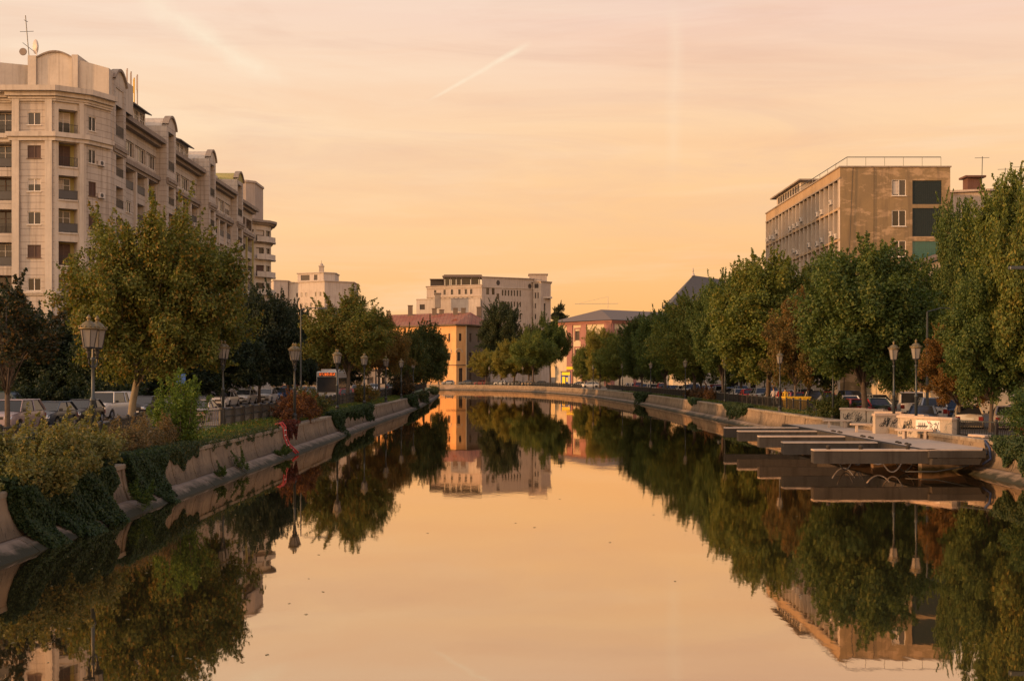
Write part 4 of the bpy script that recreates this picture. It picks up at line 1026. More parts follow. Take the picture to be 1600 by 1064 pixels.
def orange_building():
    root = empty('orange_mansion', (-18, 428, 0), 'orange lit corner mansion with rusty red roof and arched windows', 'building', world=True)
    k = 428/2000; Xp = lambda px: (px-800)*k; Zp = lambda py: 4.5+(585-py)*k
    M_ = ['render_orange', 'dark_interior', 'roof_tin']
    a0, a1, a2, a3 = (-49.0, 452), (Xp(697), 430), (Xp(713), 427), (Xp(728), 428.5)
    b1 = (Xp(765), 446)
    wl = MB(); zt = Zp(507)
    F = Fr(a1, a2); L = F.L
    o1 = [(0.9, 1.8, Zp(533), Zp(521), .35), (0.6, 1.9, Zp(563), Zp(551), .35)]
    F_ = Fr(a1, a2); panel(wl, F_, 0, F_.L, 0, zt, o1, 0, 1)
    for o in o1: window(F_, o[0], o[1], o[2], o[3], -.3, root, 'brown')
    F = Fr(a2, a3); o2 = [(1.0, 1.9, Zp(533), Zp(521), .35), (0.4, 1.5, Zp(564), Zp(550), .35), (1.0, 2.3, Zp(597), Zp(575), .5)]
    panel(wl, F, 0, F.L, 0, zt, o2, 0, 1)
    for o in o2: window(F, o[0], o[1], o[2], o[3], -.3, root, 'brown')
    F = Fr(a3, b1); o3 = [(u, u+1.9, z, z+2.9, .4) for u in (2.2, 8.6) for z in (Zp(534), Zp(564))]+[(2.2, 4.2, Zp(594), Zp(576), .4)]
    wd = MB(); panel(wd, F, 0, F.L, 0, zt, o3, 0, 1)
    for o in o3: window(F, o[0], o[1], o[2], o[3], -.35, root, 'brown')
    wd.build('side_wall', ['render_dull_shade', 'dark_interior'], root)  # side turned from the sun: its shade is put into the darker colour
    F = Fr(a0, a1); o4 = [(u, u+1.2, z, z+2.4, .35) for u in np.arange(2, F.L-3, 3.6) for z in (Zp(533), Zp(563), Zp(590))]
    panel(wl, F, 0, F.L, 0, zt, o4, 0, 1)
    for o in o4: window(F, o[0], o[1], o[2], o[3], -.3, root, 'brown', detail=False)
    wl.build('wall', M_, root)
    am = MB()
    for FF, u in ((Fr(a1, a2), 1.25), (Fr(a2, a3), 0.95)):
        pts = [FF.p(u+1.25*math.cos(t), 0.12, Zp(551)+1.3*math.sin(t)) for t in np.linspace(0, math.pi, 9)]; am.tube(pts, 0.16, 5)
    am.build('arch_moulding', 'render_cream', root)
    sh = Cor('render_dull_shade', root); cornice(sh, [a0, a1, a2, a3, b1], 1.1, zt-0.5, zt+0.05); cornice(sh, [a1, a2, a3, b1], .3, Zp(571), Zp(570))
    dp = MB(); dp.tube([(a3[0]+.1, a3[1]-.35, 0), (a3[0]+.1, a3[1]-.35, zt)], 0.16, 6); dp.build('drainpipe', 'render_cream', root)
    # roof
    e = [(v.x, v.y) for v in offset_poly([a0, a1, a2, a3, b1], 1.2)]; zr = Zp(484); r = MB()
    rl = (-45, 466); rr = (Xp(742), 446)
    E = [(x, y, zt+.06) for x, y in e]
    r.add(E+[(rl[0], rl[1], zr), (rr[0]-2, rr[1], zr), (Xp(765), 470, zt+.06), (-49, 480, zt+.06)],
          [(0, 1, 6, 5), (1, 2, 6), (2, 3, 6), (3, 4, 6), (4, 7, 6), (7, 8, 5, 6), (8, 0, 5)])
    r.build('roof', 'roof_rust', root)
    for px, yy, h in ((626, 458, 4.0), (668, 452, 2.6), (680, 452, 2.2), (704, 446, 2.4), (717, 446, 2.4), (742, 450, 3.0)):
        m = MB(); x = Xp(px); m.box(x, x+1.6, yy, yy+1.2, Zp(492), Zp(492)+h+0.6); m.box(x-.15, x+1.75, yy-.15, yy+1.35, Zp(492)+h+0.6, Zp(492)+h+.85); m.build('chimney', 'render_dull_shade', root)
    for px in (655, 676, 706):
        m = MB(); x = Xp(px); yy = 441 if px < 700 else 434
        m.box(x-.1, x+2.0, yy, yy+3, Zp(504), Zp(500)); m.add([(x-.5, yy-.4, Zp(500)), (x+2.4, yy-.4, Zp(500)), (x+.95, yy-.4, Zp(497)), (x-.5, yy+3, Zp(500)), (x+2.4, yy+3, Zp(500)), (x+.95, yy+3, Zp(497))], [(0, 1, 2), (1, 4, 5, 2), (3, 0, 2, 5)], 1)
        m.build('dormer', ['stone_white', 'roof_rust'], root)
orange_building()

def striped_building():
    root = empty('cream_red_building', (28, 367, 0), 'cream building with red brick pilasters under a wide grey hipped roof', 'building', world=True)
    k = 367/2000; Zp = lambda py: 4.5+(585-py)*k
    a, b, c = (13.0, 386), (28.6, 367), (60, 396); zt = Zp(500); wl = MB(); rd = MB()
    F = Fr(a, b); L = F.L; f = lambda px: (px-873)/(957-873)*L
    o = [(f(904), f(910.5), Zp(530), Zp(515), .3), (f(904), f(910.5), Zp(560), Zp(545), .3)]
    panel(wl, F, 0, L, 0, zt-1.0, o, 0, 1)
    for q in o: window(F, *q[:4], -.25, root, 'brown')
    for p0, p1 in ((892, 900.5), (913, 921), (947, 956.8)): fbox(rd, F, f(p0), f(p1), 0.0, 0.3, 0, zt-1.02)
    for q in o: fbox(rd, F, q[0]-.5, q[0]-.05, 0.002, .12, q[2]-.3, q[3]+.5); fbox(rd, F, q[1]+.05, q[1]+.5, 0.002, .12, q[2]-.3, q[3]+.5); fbox(rd, F, q[0]-.5, q[1]+.5, 0.002, .14, q[3]+.5, q[3]+.9)
    F = Fr(b, c); o = [(u, u+1.4, z, z+2.5, .3) for u in (2.6, 6.0, 12, 17, 22, 27) for z in (Zp(529), Zp(556))]
    panel(wl, F, 0, F.L, 0, zt-1.0, o, 0, 1)
    for q in o: window(F, *q[:4], -.25, root, 'brown')
    for q in o: fbox(rd, F, q[0]-.45, q[0]-.05, 0.002, .12, q[2]-.3, q[3]+.4); fbox(rd, F, q[1]+.05, q[1]+.45, 0.002, .12, q[2]-.3, q[3]+.4)
    fbox(rd, F, 0.0, 0.9, 0, .3, 0, zt-1.02); fbox(rd, F, 9.2, 10.3, 0, .3, 0, zt-1.02)
    cornice(rd, [a, b, c], 0.7, zt-1.0, zt-.1); rd.build('pilasters', 'brick_red', root); wl.build('wall', ['render_cream', 'dark_interior'], root)
    r = MB(); e = [(v.x, v.y) for v in offset_poly([a, b, c], 1.3)]
    r.add([(e[0][0]-1.0, e[0][1], zt), (e[1][0], e[1][1], zt), (e[2][0], e[2][1], zt), (27, 388, Zp(478)), (52, 408, Zp(478)), (13, 420, zt), (60, 430, zt)], [(0, 1, 3), (1, 2, 4, 3), (0, 3, 4, 5), (2, 6, 4), (5, 4, 6)])
    r.build('roof', 'roof_tin', root)
striped_building()

def pyramid_building():
    root = empty('pyramid_roofed_building', (46, 300, 0), 'building with a steep dark pyramid roof and a finial above the right bank trees', 'building', world=True)
    c = [(37.6, 299), (48, 296), (56, 300), (56, 312), (38, 312)]
    block(root, c, 0, 20.3, {0: (grid_ops(None, [2, 5, 8], 1.2, [15, 10, 5], 2), 'brown')}, ['render_cream', 'dark_interior', 'roof_slate'], 0.8)
    m = MB(); m.add([(36.6, 297.5, 20.62), (57, 297.5, 20.62), (57, 313, 20.62), (36.6, 313, 20.62), (43.0, 304, 28.0), (50, 304, 27.0)], [(0, 1, 5, 4), (1, 2, 5), (2, 3, 4, 5), (3, 0, 4)]); m.build('roof', 'roof_slate', root)
    m = MB(); m.lathe([(.5, 0), (.3, .5), (.1, .8), (.22, 1.2), (.05, 1.9)], (43.0, 304, 27.9), 8); m.build('finial', 'stone_plain', root)
pyramid_building()

def office():
    root = empty('office_block', (38.7, 151, 0), 'ochre rendered office block with open concrete bay grid on its side', 'building', world=True)
    x0, x1, y0, y1 = 38.7, 51.7, 151.0, 195.0; zt = 28.9; rb.seed(77)
    wl = MB(); F = Fr((x0, y0), (x1, y0)); q = lambda px: (px-1313)*0.0755
    zs = [26.5-3.6*k for k in range(7)]; ops = [(q(1394), q(1416), z-0.95, z+0.95, .18) for z in zs]
    gr = [(27.35, 24.55), (24.1, 20.75), (20.2, 17.1), (16.7, 13.6), (13.2, 10.1), (9.7, 6.6)]
    gops = [(q(1426), q(1472), b, a, .15) for a, b in gr]
    panel(wl, F, 0, F.L, 0, zt, ops+gops, 0, 1)
    for i, o in enumerate(ops): window(F, *o[:4], -.14, root, 'curtain' if i == 0 else 'white')
    for i, (a, b) in enumerate(gr):
        g = MB(); u0, u1 = q(1426), q(1472); fbox(g, F, u0+.002, u1-.002, -.149, -.10, b+.002, a-.002)
        for j in range(1, 14): u = u0+(u1-u0)*j/14; fbox(g, F, u-.02, u+.02, -.10, -.075, b+.01, a-.01)
        for j in range(1, 11): z = b+(a-b)*j/11; fbox(g, F, u0+.01, u1-.01, -.10, -.08, z-.02, z+.02)
        g.build('glass_brick_panel', 'green_glassblock' if i == 2 else 'green_tile', root)
    # back and right walls
    for A, B in (((x1, y0), (x1, y1)), ((x1, y1), (x0, y1))): F = Fr(A, B); panel(wl, F, 0, F.L, 0, zt, [], 0, 1)
    # canal side: fascia, floor slabs, fins, recessed glazing
    F = Fr((x0, y1), (x0, y0)); L = F.L
    panel(wl, F, 0, L, 27.75, zt, [], 2, 1)
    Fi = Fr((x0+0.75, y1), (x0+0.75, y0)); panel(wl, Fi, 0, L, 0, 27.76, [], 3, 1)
    wl.quad(F.p(0, 0, 27.75), F.p(L, 0, 27.75), F.p(L, -.75, 27.75), F.p(0, -.75, 27.75), 2)
    wl.box(x0+.01, x1-.01, y0+.01, y1-.01, zt-.3, zt-.02, 2)
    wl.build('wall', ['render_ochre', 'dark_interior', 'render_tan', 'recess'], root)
    tr = MB(); tr.box(x0-.12, x1+.12, y0-.12, y1+.12, zt+.003, zt+.16); tr.box(x0-.1, x0-.002, y0-.05, y1, 27.55, 27.74); tr.build('roof_edge', 'stone_dirty', root)
    sl = MB()
    slabs = [24.1-3.7*k for k in range(7)]
    for z in slabs: fbox(sl, F, 0, L-.02, -.74, 0.03, z-.14, z+.14)
    sl.build('floor_slabs', 'render_tan', root)
    nb = 19; fn = MB()
    for i in range(nb+1): u = 0.1+(L-0.9)*i/nb; fbox(fn, F, u-.09, u+.09, -.74, 0.05, 0, 27.54)
    fbox(fn, F, L-.78, L-.02, -.7, 0.0, 0, 27.54)
    fn.build('fins', 'stone_white', root)
    bays = [27.9]+slabs; sp = MB()
    for r_ in range(5):
        zb = slabs[r_]+.15; ztp = (27.5 if r_ == 0 else slabs[r_-1]-.15)
        for i in range(nb):
            u = 0.1+(L-0.9)*i/nb+.12; w_ = (L-0.9)/nb-.24
            if r_ < 4:
                wn = window(Fi, u, u+w_, zb+1.0, ztp, 0.03, root, 'office', detail=False)
                if rb.random() < .45: fbox(sp, Fi, u, u+w_, 0.0, 0.06, zb, zb+.95)
            if r_ < 3 and rb.random() < .62: ac_unit(Fi, u+w_*0.5, zb+.1+rb.random()*.7, root, 0.62)
    sp.build('spandrels', 'stone_white', root)
    # roof rails and hut
    rl = MB(); P3 = [(x0-.05, y1, zt+.9), (x0+.3, y0+26, zt+1.0), (x0+.9, y0+.3, zt+1.25), (x1-1, y0+.3, zt+1.25)]
    rl.tube(P3[1:], .05, 5)
    for u in np.arange(0, 1.01, .2): x = x0+.9+(x1-x0-1.9)*u; rl.tube([(x, y0+.3, zt+.1), (x, y0+.3, zt+1.25)], .03, 4)
    for y in np.arange(y0+4, y0+28, 4): rl.tube([(x0+.5, y, zt+.1), (x0+.5, y, zt+1.15)], .03, 4)
    rl.build('roof_rail', 'iron_bluish', root)
    h = MB(); h.box(x0+.8, x0+4, y0+24, y0+40, zt+.16, zt+1.9, 0); h.box(x0+.2, x0+4.4, y0+22.5, y0+42, zt+1.9, zt+2.1, 1)
    for k in range(9): h.box(x0+.74, x0+.79, y0+25+k*1.6, y0+26+k*1.6, zt+.8, zt+1.7, 2)
    h.build('roof_hut', ['stone_plain', 'stone_dirty', 'dark_interior'], root)
    c = MB(); c.tube([(x0+1.5, y0-.12, zt), (x0+1.1, y0-.15, 20), (x0+.3, y0-.12, 0)], .04, 5); c.tube([(x0+4.0, y0-.06, zt), (x0+3.95, y0-.06, 0)], .03, 5); c.build('cable', 'iron_black', root)
office()
# sloping roofed annexe before the office and the house behind it
an = empty('annexe', (46, 138, 0), 'low cream annexe with a grey sloping roof in front of the office block', 'building', world=True)
block(an, [(41.5, 139), (62, 139), (62, 150), (41.5, 150)], 0, 13.6, {0: (grid_ops(None, [1.5+2.4*i for i in range(8)], 1.3, [2.4, 6.0, 9.6], 1.9), ['curtain', 'white']), 3: (grid_ops(None, [1.5, 4.5, 7.5], 1.3, [2.4, 6.0, 9.6], 1.9), 'white')}, ['render_cream', 'dark_interior', 'roof_tin'], 0.0)
m = MB(); m.add([(40.6, 138.2, 15.3), (50.5, 138.2, 18.9), (63, 138.2, 13.4), (40.6, 150.6, 15.3), (50.5, 150.6, 18.9), (63, 150.6, 13.4), (40.6, 138.2, 15.0), (50.5, 138.2, 18.5), (63, 138.2, 13.1), (40.6, 150.6, 15.0), (50.5, 150.6, 18.5), (63, 150.6, 13.1)],
                 [(0, 1, 4, 3), (1, 2, 5, 4), (0, 6, 7, 1), (1, 7, 8, 2), (0, 3, 9, 6), (7, 6, 9, 10), (8, 7, 10, 11)]); m.build('roof', 'roof_tin', an)
m = MB(); m.add([(41.5, 138.98, 13.6), (62, 138.98, 13.6), (50.5, 138.98, 18.4), (42, 138.98, 15.2)], [(0, 1, 2, 3)]); m.add([(41.5, 138.98, 13.6), (41.5, 150, 13.6), (41.5, 150, 15.1), (41.5, 138.98, 15.1)], [(0, 1, 2, 3)]); m.build('gable', 'render_cream', an)
bh = empty('rooftop_house', (62, 170, 0), 'weathered block with a brick chimney and aerials behind the office block', 'building', world=True)
block(bh, [(57.5, 168), (62, 166.5), (75, 170), (75, 185), (57.5, 185)], 0, 28.3, {1: (grid_ops(None, [2, 5.5, 9], 1.4, [22, 18, 14, 10], 1.8), 'brown')}, ['stone_grey', 'dark_interior', 'roof_tin'], .4)
m = MB(); m.box(59.8, 61.7, 168, 169.8, 28.6, 30.3); m.box(59.4, 62.1, 167.6, 170.2, 30.3, 30.55); m.build('chimney', 'brick_dark', bh)
for x_, h_ in ((61.5, 33), (64.5, 31.5), (66.5, 31.8), (69.5, 33.5)):
    m = MB(); m.tube([(x_, 167.6, 28.5), (x_+.1, 167.6, h_)], .05, 5); m.tube([(x_-.9, 167.6, h_-.2), (x_+1.0, 167.6, h_-.15)], .03, 5); m.build('aerial', 'iron_bluish', bh)
# low buildings seen through the trunks
for (nm, c, z, lab, mt) in (('low_building', [(34, 112), (36, 110), (75, 112), (75, 124), (34, 124)], 9.0, 'long low pale building seen under the right bank trees', 'render_cream'),
                            ('low_building', [(33.5, 205), (70, 203), (70, 240), (33.5, 240)], 12, 'low plain house beyond the office behind the trees', 'stone_plain'),
                            ('low_building', [(-95, 128), (-66, 126), (-66, 134), (-95, 134)], 7, 'low pale house wall behind the dark trees at far left', 'stone_white'),
                            ('low_building', [(-44, 306), (-28, 304), (-28, 316), (-44, 316)], 5.5, 'low dull house behind the left bank trees where the canal turns', 'stone_dirty')):
    r_ = empty(nm, (c[0][0], c[0][1], 0), lab, 'building', world=True); F = Fr(c[0], c[1]) if nm != 'x' else None
    e = 1 if c[0] == (34, 112) else 0; F = Fr(c[e], c[e+1])
    block(r_, c, 0, z, {e: (grid_ops(F, [float(u) for u in np.arange(1.2, F.L-2, 2.8)], 1.5, [2.2, 5.4] if z < 11 else [2.2, 5.4, 8.6], 1.7), ['white', 'curtain'])}, [mt, 'dark_interior', 'roof_tin'], .3)
# tower crane far off, distance haze put in as a pale colour
cr = empty('tower_crane', (75, 700, 0), 'thin tower crane standing far behind the cream and red building', 'crane', world=True)
m = MB(); zc_ = 4.5+110*.35; xx = PX(950, 700); m.tube([(xx, 700, 0), (xx, 700, zc_+4)], .13, 4); m.build('mast', 'stone_plain', cr)
m = MB(); m.tube([(PX(898, 700), 700, zc_), (PX(966, 700), 700, zc_+.2)], .12, 4); m.tube([(xx, 700, zc_+4), (PX(905, 700), 700, zc_+.3)], .05, 4); m.build('jib', 'stone_plain', cr)
# ------------------------------------------------------------------ trees
T_plane = tree_meshes('plane', 101, 12.6, 6.1, 2.2, 430, 300, 0.85, 0.20, 0.24, 'bark_pale', lobes=9, off=1.8)
T_broad = tree_meshes('broad', 102, 12.0, 5.0, 1.5, 300, 290, 0.82, 0.21, 0.20, lobes=8)
T_oval = tree_meshes('oval', 103, 14.0, 4.4, 1.5, 280, 290, 0.80, 0.21, 0.20, lobes=7)
T_loose = tree_meshes('loose', 104, 12.0, 4.6, 1.9, 220, 240, 0.72, 0.21, 0.18, shape=0.45, lobes=8)
T_dense = tree_meshes('dense', 105, 10.0, 4.6, 0.9, 230, 260, 0.9, 0.25, 0.20, lobes=6)
T_lift = tree_meshes('lift', 108, 12.0, 5.0, 3.9, 240, 290, 0.82, 0.21, 0.20, lobes=8)
T_high = tree_meshes('high', 107, 36.0, 4.0, 27.5, 40, 200, 1.2, 0.5, 0.5)
T_thin = tree_meshes('thin', 106, 10.0, 3.2, 3.6, 48, 150, 0.65, 0.22, 0.15, shape=0.6)
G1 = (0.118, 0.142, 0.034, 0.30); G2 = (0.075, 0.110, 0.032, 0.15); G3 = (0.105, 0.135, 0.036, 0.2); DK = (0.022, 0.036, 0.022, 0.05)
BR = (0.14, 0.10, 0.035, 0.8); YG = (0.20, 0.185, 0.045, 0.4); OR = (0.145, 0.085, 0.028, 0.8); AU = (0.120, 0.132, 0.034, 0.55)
def tree(name, T, px, top, Y, wpx, col, label, group=None, gz=1.5, rz=None, X_=None, h0=None, yscale=1.0):
    bh_, br_ = {id(T_plane): (12.6, 6.1), id(T_broad): (12.0, 5.0), id(T_oval): (14.0, 4.4), id(T_loose): (12.0, 4.6), id(T_dense): (10.0, 4.6), id(T_thin): (10.0, 3.2), id(T_high): (36.0, 4.0), id(T_lift): (12.0, 5.0)}[id(T)]
    x = PX(px, Y) if X_ is None else X_; h = PZ(top, Y)-gz; r = wpx/2*Y/2000
    s = (r/br_*1.06, r/br_*1.06*yscale, h/bh_*0.98)
    return place_tree(name, T, T, x, Y, gz, s, rz if rz is not None else R((px*37) % 360), col, label, group)
LG = 'trees on the left bank'; RG = 'trees along the right bank'; FG = 'trees on the far bank'
tree('plane_tree', T_plane, 204, 330, 72, 268, AU, 'big green and rust plane tree with pale trunk, largest on the left bank', LG, 1.6, rz=0.0)
tree('thin_tree', T_thin, 12, 430, 54, 170, (0.03, 0.035, 0.02, 0.4), 'thin dark forked tree at the left edge with few leaves', LG, 1.5)
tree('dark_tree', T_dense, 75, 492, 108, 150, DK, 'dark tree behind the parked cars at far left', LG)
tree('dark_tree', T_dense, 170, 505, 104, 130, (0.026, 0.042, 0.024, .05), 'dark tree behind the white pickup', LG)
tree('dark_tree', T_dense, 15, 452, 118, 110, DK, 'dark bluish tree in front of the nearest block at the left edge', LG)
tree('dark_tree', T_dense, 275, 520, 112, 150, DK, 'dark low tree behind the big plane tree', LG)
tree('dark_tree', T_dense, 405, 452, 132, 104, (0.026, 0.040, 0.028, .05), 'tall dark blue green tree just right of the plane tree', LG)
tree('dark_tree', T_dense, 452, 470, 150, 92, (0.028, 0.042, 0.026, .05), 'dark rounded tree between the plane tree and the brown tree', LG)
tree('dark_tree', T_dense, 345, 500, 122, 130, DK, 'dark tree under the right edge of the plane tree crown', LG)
tree('autumn_tree', T_lift, 543, 462, 128, 140, AU, 'brownish green autumn tree left of the mansion', LG, rz=1.0)
tree('autumn_tree', T_lift, 592, 500, 160, 96, BR, 'rusty brown tree touching the brownish green autumn tree', LG)
tree('round_tree', T_dense, 662, 506, 205, 70, (0.045, 0.062, 0.020, .2), 'rounded dark green tree at the tip of the left bank', LG, 1.5)
tree('round_tree', T_dense, 634, 517, 190, 70, (0.055, 0.07, 0.022, .3), 'rounded tree between the rusty tree and the tip of the left bank', LG, 1.5)
tree('round_tree', T_dense, 686, 524, 262, 28, (0.045, 0.062, 0.020, .2), 'small rounded tree farthest out on the left bank', LG, 1.5)
tree('autumn_tree', T_lift, 497, 520, 175, 60, BR, 'small brown tree behind the lamps left of the bus', LG)
tree('street_tree', T_oval, 1590, 278, 78, 150, G3, 'tallest yellow green tree at the right edge of the photo', RG, 1.3, rz=0.3)
tree('street_tree', T_broad, 1625, 285, 70, 170, G1, 'green tree cut by the right frame edge', RG, 1.3)
tree('street_tree', T_oval, 1500, 318, 100, 84, G2, 'tall narrow green tree beside the right end of the office block', RG, 1.3, rz=2)
tree('street_tree', T_broad, 1548, 420, 72, 150, G2, 'dark leafy tree behind the short railing at right', RG, 1.3, rz=4)
tree('rust_tree', T_loose, 1500, 500, 76, 115, OR, 'small rusty orange tree behind the sprayed parapet', RG, 1.3)
tree('street_tree', T_broad, 1352, 374, 88, 214, G2, 'broad green tree standing in front of the office block corner', RG, 1.4, rz=0.7)
tree('street_tree', T_oval, 1440, 412, 106, 110, G2, 'green tree between the office block windows and the tall narrow tree', RG, 1.3)
tree('street_tree', T_broad, 1200, 394, 121, 176, G1, 'broad green tree left of the office block, behind the single lamp', RG, 1.4, rz=5)
tree('brown_tree', T_loose, 1242, 455, 112, 100, (0.125, 0.095, 0.035, .7), 'brownish tree between two green ones behind the single lamp', RG, 1.4)
tree('street_tree', T_oval, 1290, 400, 140, 100, G2, 'green tree behind the brownish tree below the bay grid', RG, 1.3)
tree('street_tree', T_broad, 1130, 425, 148, 100, G2, 'tall green tree right of the pyramid roof', RG, 1.4, rz=1)
tree('street_tree', T_broad, 1085, 455, 168, 120, G1, 'green tree directly below the pyramid roof', RG, 1.4, rz=2.5)
tree('street_tree', T_broad, 1040, 478, 196, 96, G2, 'green tree left of the pyramid roof', RG, 1.4, rz=1.5)
tree('street_tree', T_oval, 1003, 496, 228, 66, (0.05, .075, .022, .15), 'dark green tree before the right end of the cream red building', RG, 1.4)
tree('street_tree', T_broad, 968, 518, 262, 70, G1, 'yellowish tree in front of the red corner pilaster', RG, 1.4)
tree('street_tree', T_oval, 937, 514, 285, 50, YG, 'small light tree left of the red corner pilaster', FG, 1.4)
tree('street_tree', T_lift, 860, 498, 362, 60, (0.06, .09, .024, .15), 'big dark green tree beside the yellow kiosk', FG, 1.4)
tree('street_tree', T_lift, 833, 520, 352, 70, G3, 'light green tree left of the yellow kiosk', FG, 1.4, rz=2)
tree('street_tree', T_broad, 803, 530, 366, 70, YG, 'yellow green tree in the middle of the far bank', FG, 1.4, rz=4)
tree('street_tree', T_loose, 760, 545, 385, 56, YG, 'smallest yellow green tree beside the orange mansion', FG, 1.4)
tree('street_tree', T_dense, 914, 540, 318, 40, G1, 'low tree under the light green tree on the far bank', FG, 1.4)
tree('tall_tree', T_oval, 783, 474, 415, 66, (0.04, .055, .028, .1), 'tall dark tree in front of the large grey block', FG, 1.4)
tree('tall_tree', T_dense, 826, 508, 430, 50, (0.06, .07, .03, .2), 'dark tree below the square tower of the grey block', FG, 1.4)
tree('distant_tree', T_high, 873, 474, 590, 24, (0.045, .055, .03, .1), 'distant tree just right of the grey block tower', None, 1.4)
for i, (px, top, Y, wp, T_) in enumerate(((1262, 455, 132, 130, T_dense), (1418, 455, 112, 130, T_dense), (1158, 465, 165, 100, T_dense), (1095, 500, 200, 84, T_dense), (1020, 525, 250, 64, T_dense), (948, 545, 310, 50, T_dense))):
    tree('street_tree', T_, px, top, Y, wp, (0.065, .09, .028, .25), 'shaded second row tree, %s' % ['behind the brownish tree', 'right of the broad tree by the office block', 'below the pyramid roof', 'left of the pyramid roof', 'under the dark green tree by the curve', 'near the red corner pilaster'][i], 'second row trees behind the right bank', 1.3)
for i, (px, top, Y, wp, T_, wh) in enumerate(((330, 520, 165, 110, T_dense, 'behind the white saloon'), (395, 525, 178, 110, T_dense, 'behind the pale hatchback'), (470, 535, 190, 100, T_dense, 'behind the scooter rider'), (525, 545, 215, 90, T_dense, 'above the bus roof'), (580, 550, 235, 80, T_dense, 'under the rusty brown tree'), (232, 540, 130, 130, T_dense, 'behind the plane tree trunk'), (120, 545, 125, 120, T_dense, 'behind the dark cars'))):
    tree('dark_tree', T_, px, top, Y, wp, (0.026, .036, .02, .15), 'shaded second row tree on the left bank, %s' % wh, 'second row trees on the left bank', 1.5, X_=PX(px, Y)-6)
# ------------------------------------------------------------------ shrubs and climbers
def bush(name, c, rad, ncl, nl, cr, ls, col, label, cat='shrub', seed=1, lobes=5, stems=True, aspect=0.6):
    rng = np.random.default_rng(seed); cs, P, Nn = crown_points(rng, (0, 0, rad[2]), rad, ncl, nl, cr, 0.5, lobes)
    root = empty(name, c, label, cat)
    keep = P[:, 2] > -0.3; o = link('foliage', leaf_mesh(name, P[keep], Nn[keep], ls, rng=rng, aspect=aspect), root, (0, 0, 0)); o.color = col
    if stems:
        m = MB()
        for i in rng.permutation(len(cs))[:14]: q = cs[i]; m.tube([(q[0]*.15, q[1]*.15, -.1), (q[0]*.5, q[1]*.5, q[2]*.6), tuple(q)], [.03, .02, .006], 5)
        link('stem', m.mesh('stem', ['bark']), root, (0, 0, 0))
    return root
bush('olive_bush', (-14.2, 38.6, 1.3), (2.0, 5.2, 0.80), 110, 300, 0.42, 0.105, (0.15, 0.145, 0.06, .25), 'large olive and yellow bush spilling over the nearest left wall', seed=11)
bush('olive_bush', (-12.9, 35.2, 0.95), (1.0, 3.2, 0.75), 50, 280, 0.36, 0.10, (0.15, 0.145, 0.055, .3), 'yellowish lower bush hanging at the left edge above the ivy', seed=12)
bush('brown_shrub', (-14.3, 49.0, 1.5), (1.2, 4.6, 0.55), 60, 300, 0.32, 0.085, (0.12, 0.095, 0.06, .4), 'dry brownish shrub between the double lamp and the bright green sapling', seed=13, aspect=.4)
bush('green_shrub', (-14.5, 44.8, 1.5), (.8, 1.2, 0.5), 20, 200, 0.28, 0.09, (0.07, 0.095, 0.02, .9), 'small green shrub with yellow leaves at the foot of the double lamp', seed=14)
bush('red_shrub', (-13.9, 83.0, 1.5), (1.1, 5.5, 0.75), 60, 260, 0.40, 0.11, (0.085, 0.035, 0.02, .9), 'dark reddish brown shrub on the left wall beyond the ladder', seed=15)
bush('green_shrub', (-14.3, 91.5, 1.5), (1.0, 3.5, 0.9), 40, 240, 0.38, 0.12, (0.055, 0.065, 0.02, .4), 'olive green shrub below the second lamp on the left wall', seed=16)
bush('golden_shrub', (-15.0, 128, 1.5), (1.6, 2.0, 0.95), 30, 240, 0.45, 0.14, (0.13, 0.11, 0.03, .8), 'round golden shrub beside the fence near the bus', seed=17)
bush('dark_shrub', (-14.6, 170, 1.5), (1.8, 5.0, 1.4), 40, 240, 0.6, 0.18, (0.045, 0.035, 0.018, .6), 'dark rounded shrub on the left wall near the tip', seed=18)
bush('dark_shrub', (22.6, 90.5, 1.3), (1.8, 2.6, 0.75), 50, 260, 0.38, 0.12, (0.05, 0.07, 0.025, .2), 'green shrub at the far end of the platform', seed=19)
bush('hedge', (23.4, 158, 1.45), (1.0, 13, 0.5), 60, 260, 0.45, 0.14, (0.07, 0.04, 0.025, .6), 'low reddish hedge along the right wall', seed=20)
bush('hanging_shrub', (22.9, 54.9, 1.55), (1.7, 1.9, 1.35), 60, 230, 0.46, 0.13, (0.05, 0.085, 0.028, .15), 'leafy green shrub leaning over the right wall at the frame edge', seed=21, aspect=.4)
bush('golden_shrub', (22.7, 51.6, 1.4), (1.1, 1.8, 0.7), 30, 230, 0.36, 0.12, (0.15, 0.12, 0.03, .6), 'yellowing shrub under the leaning green one at right', seed=22)
for i, (x, y) in enumerate([(-30, 98), (-33, 101), (-36.5, 99)]): bush('hedge', (x, y, 1.6), (2.4, 1.8, 1.2), 40, 240, 0.6, 0.2, (.022, .036, .02, .05), ['dark hedge mound behind the pickup roof', 'dark hedge mound in the middle behind the dark cars', 'dark hedge mound farthest left behind the dark cars'][i], 'hedge', seed=30+i)
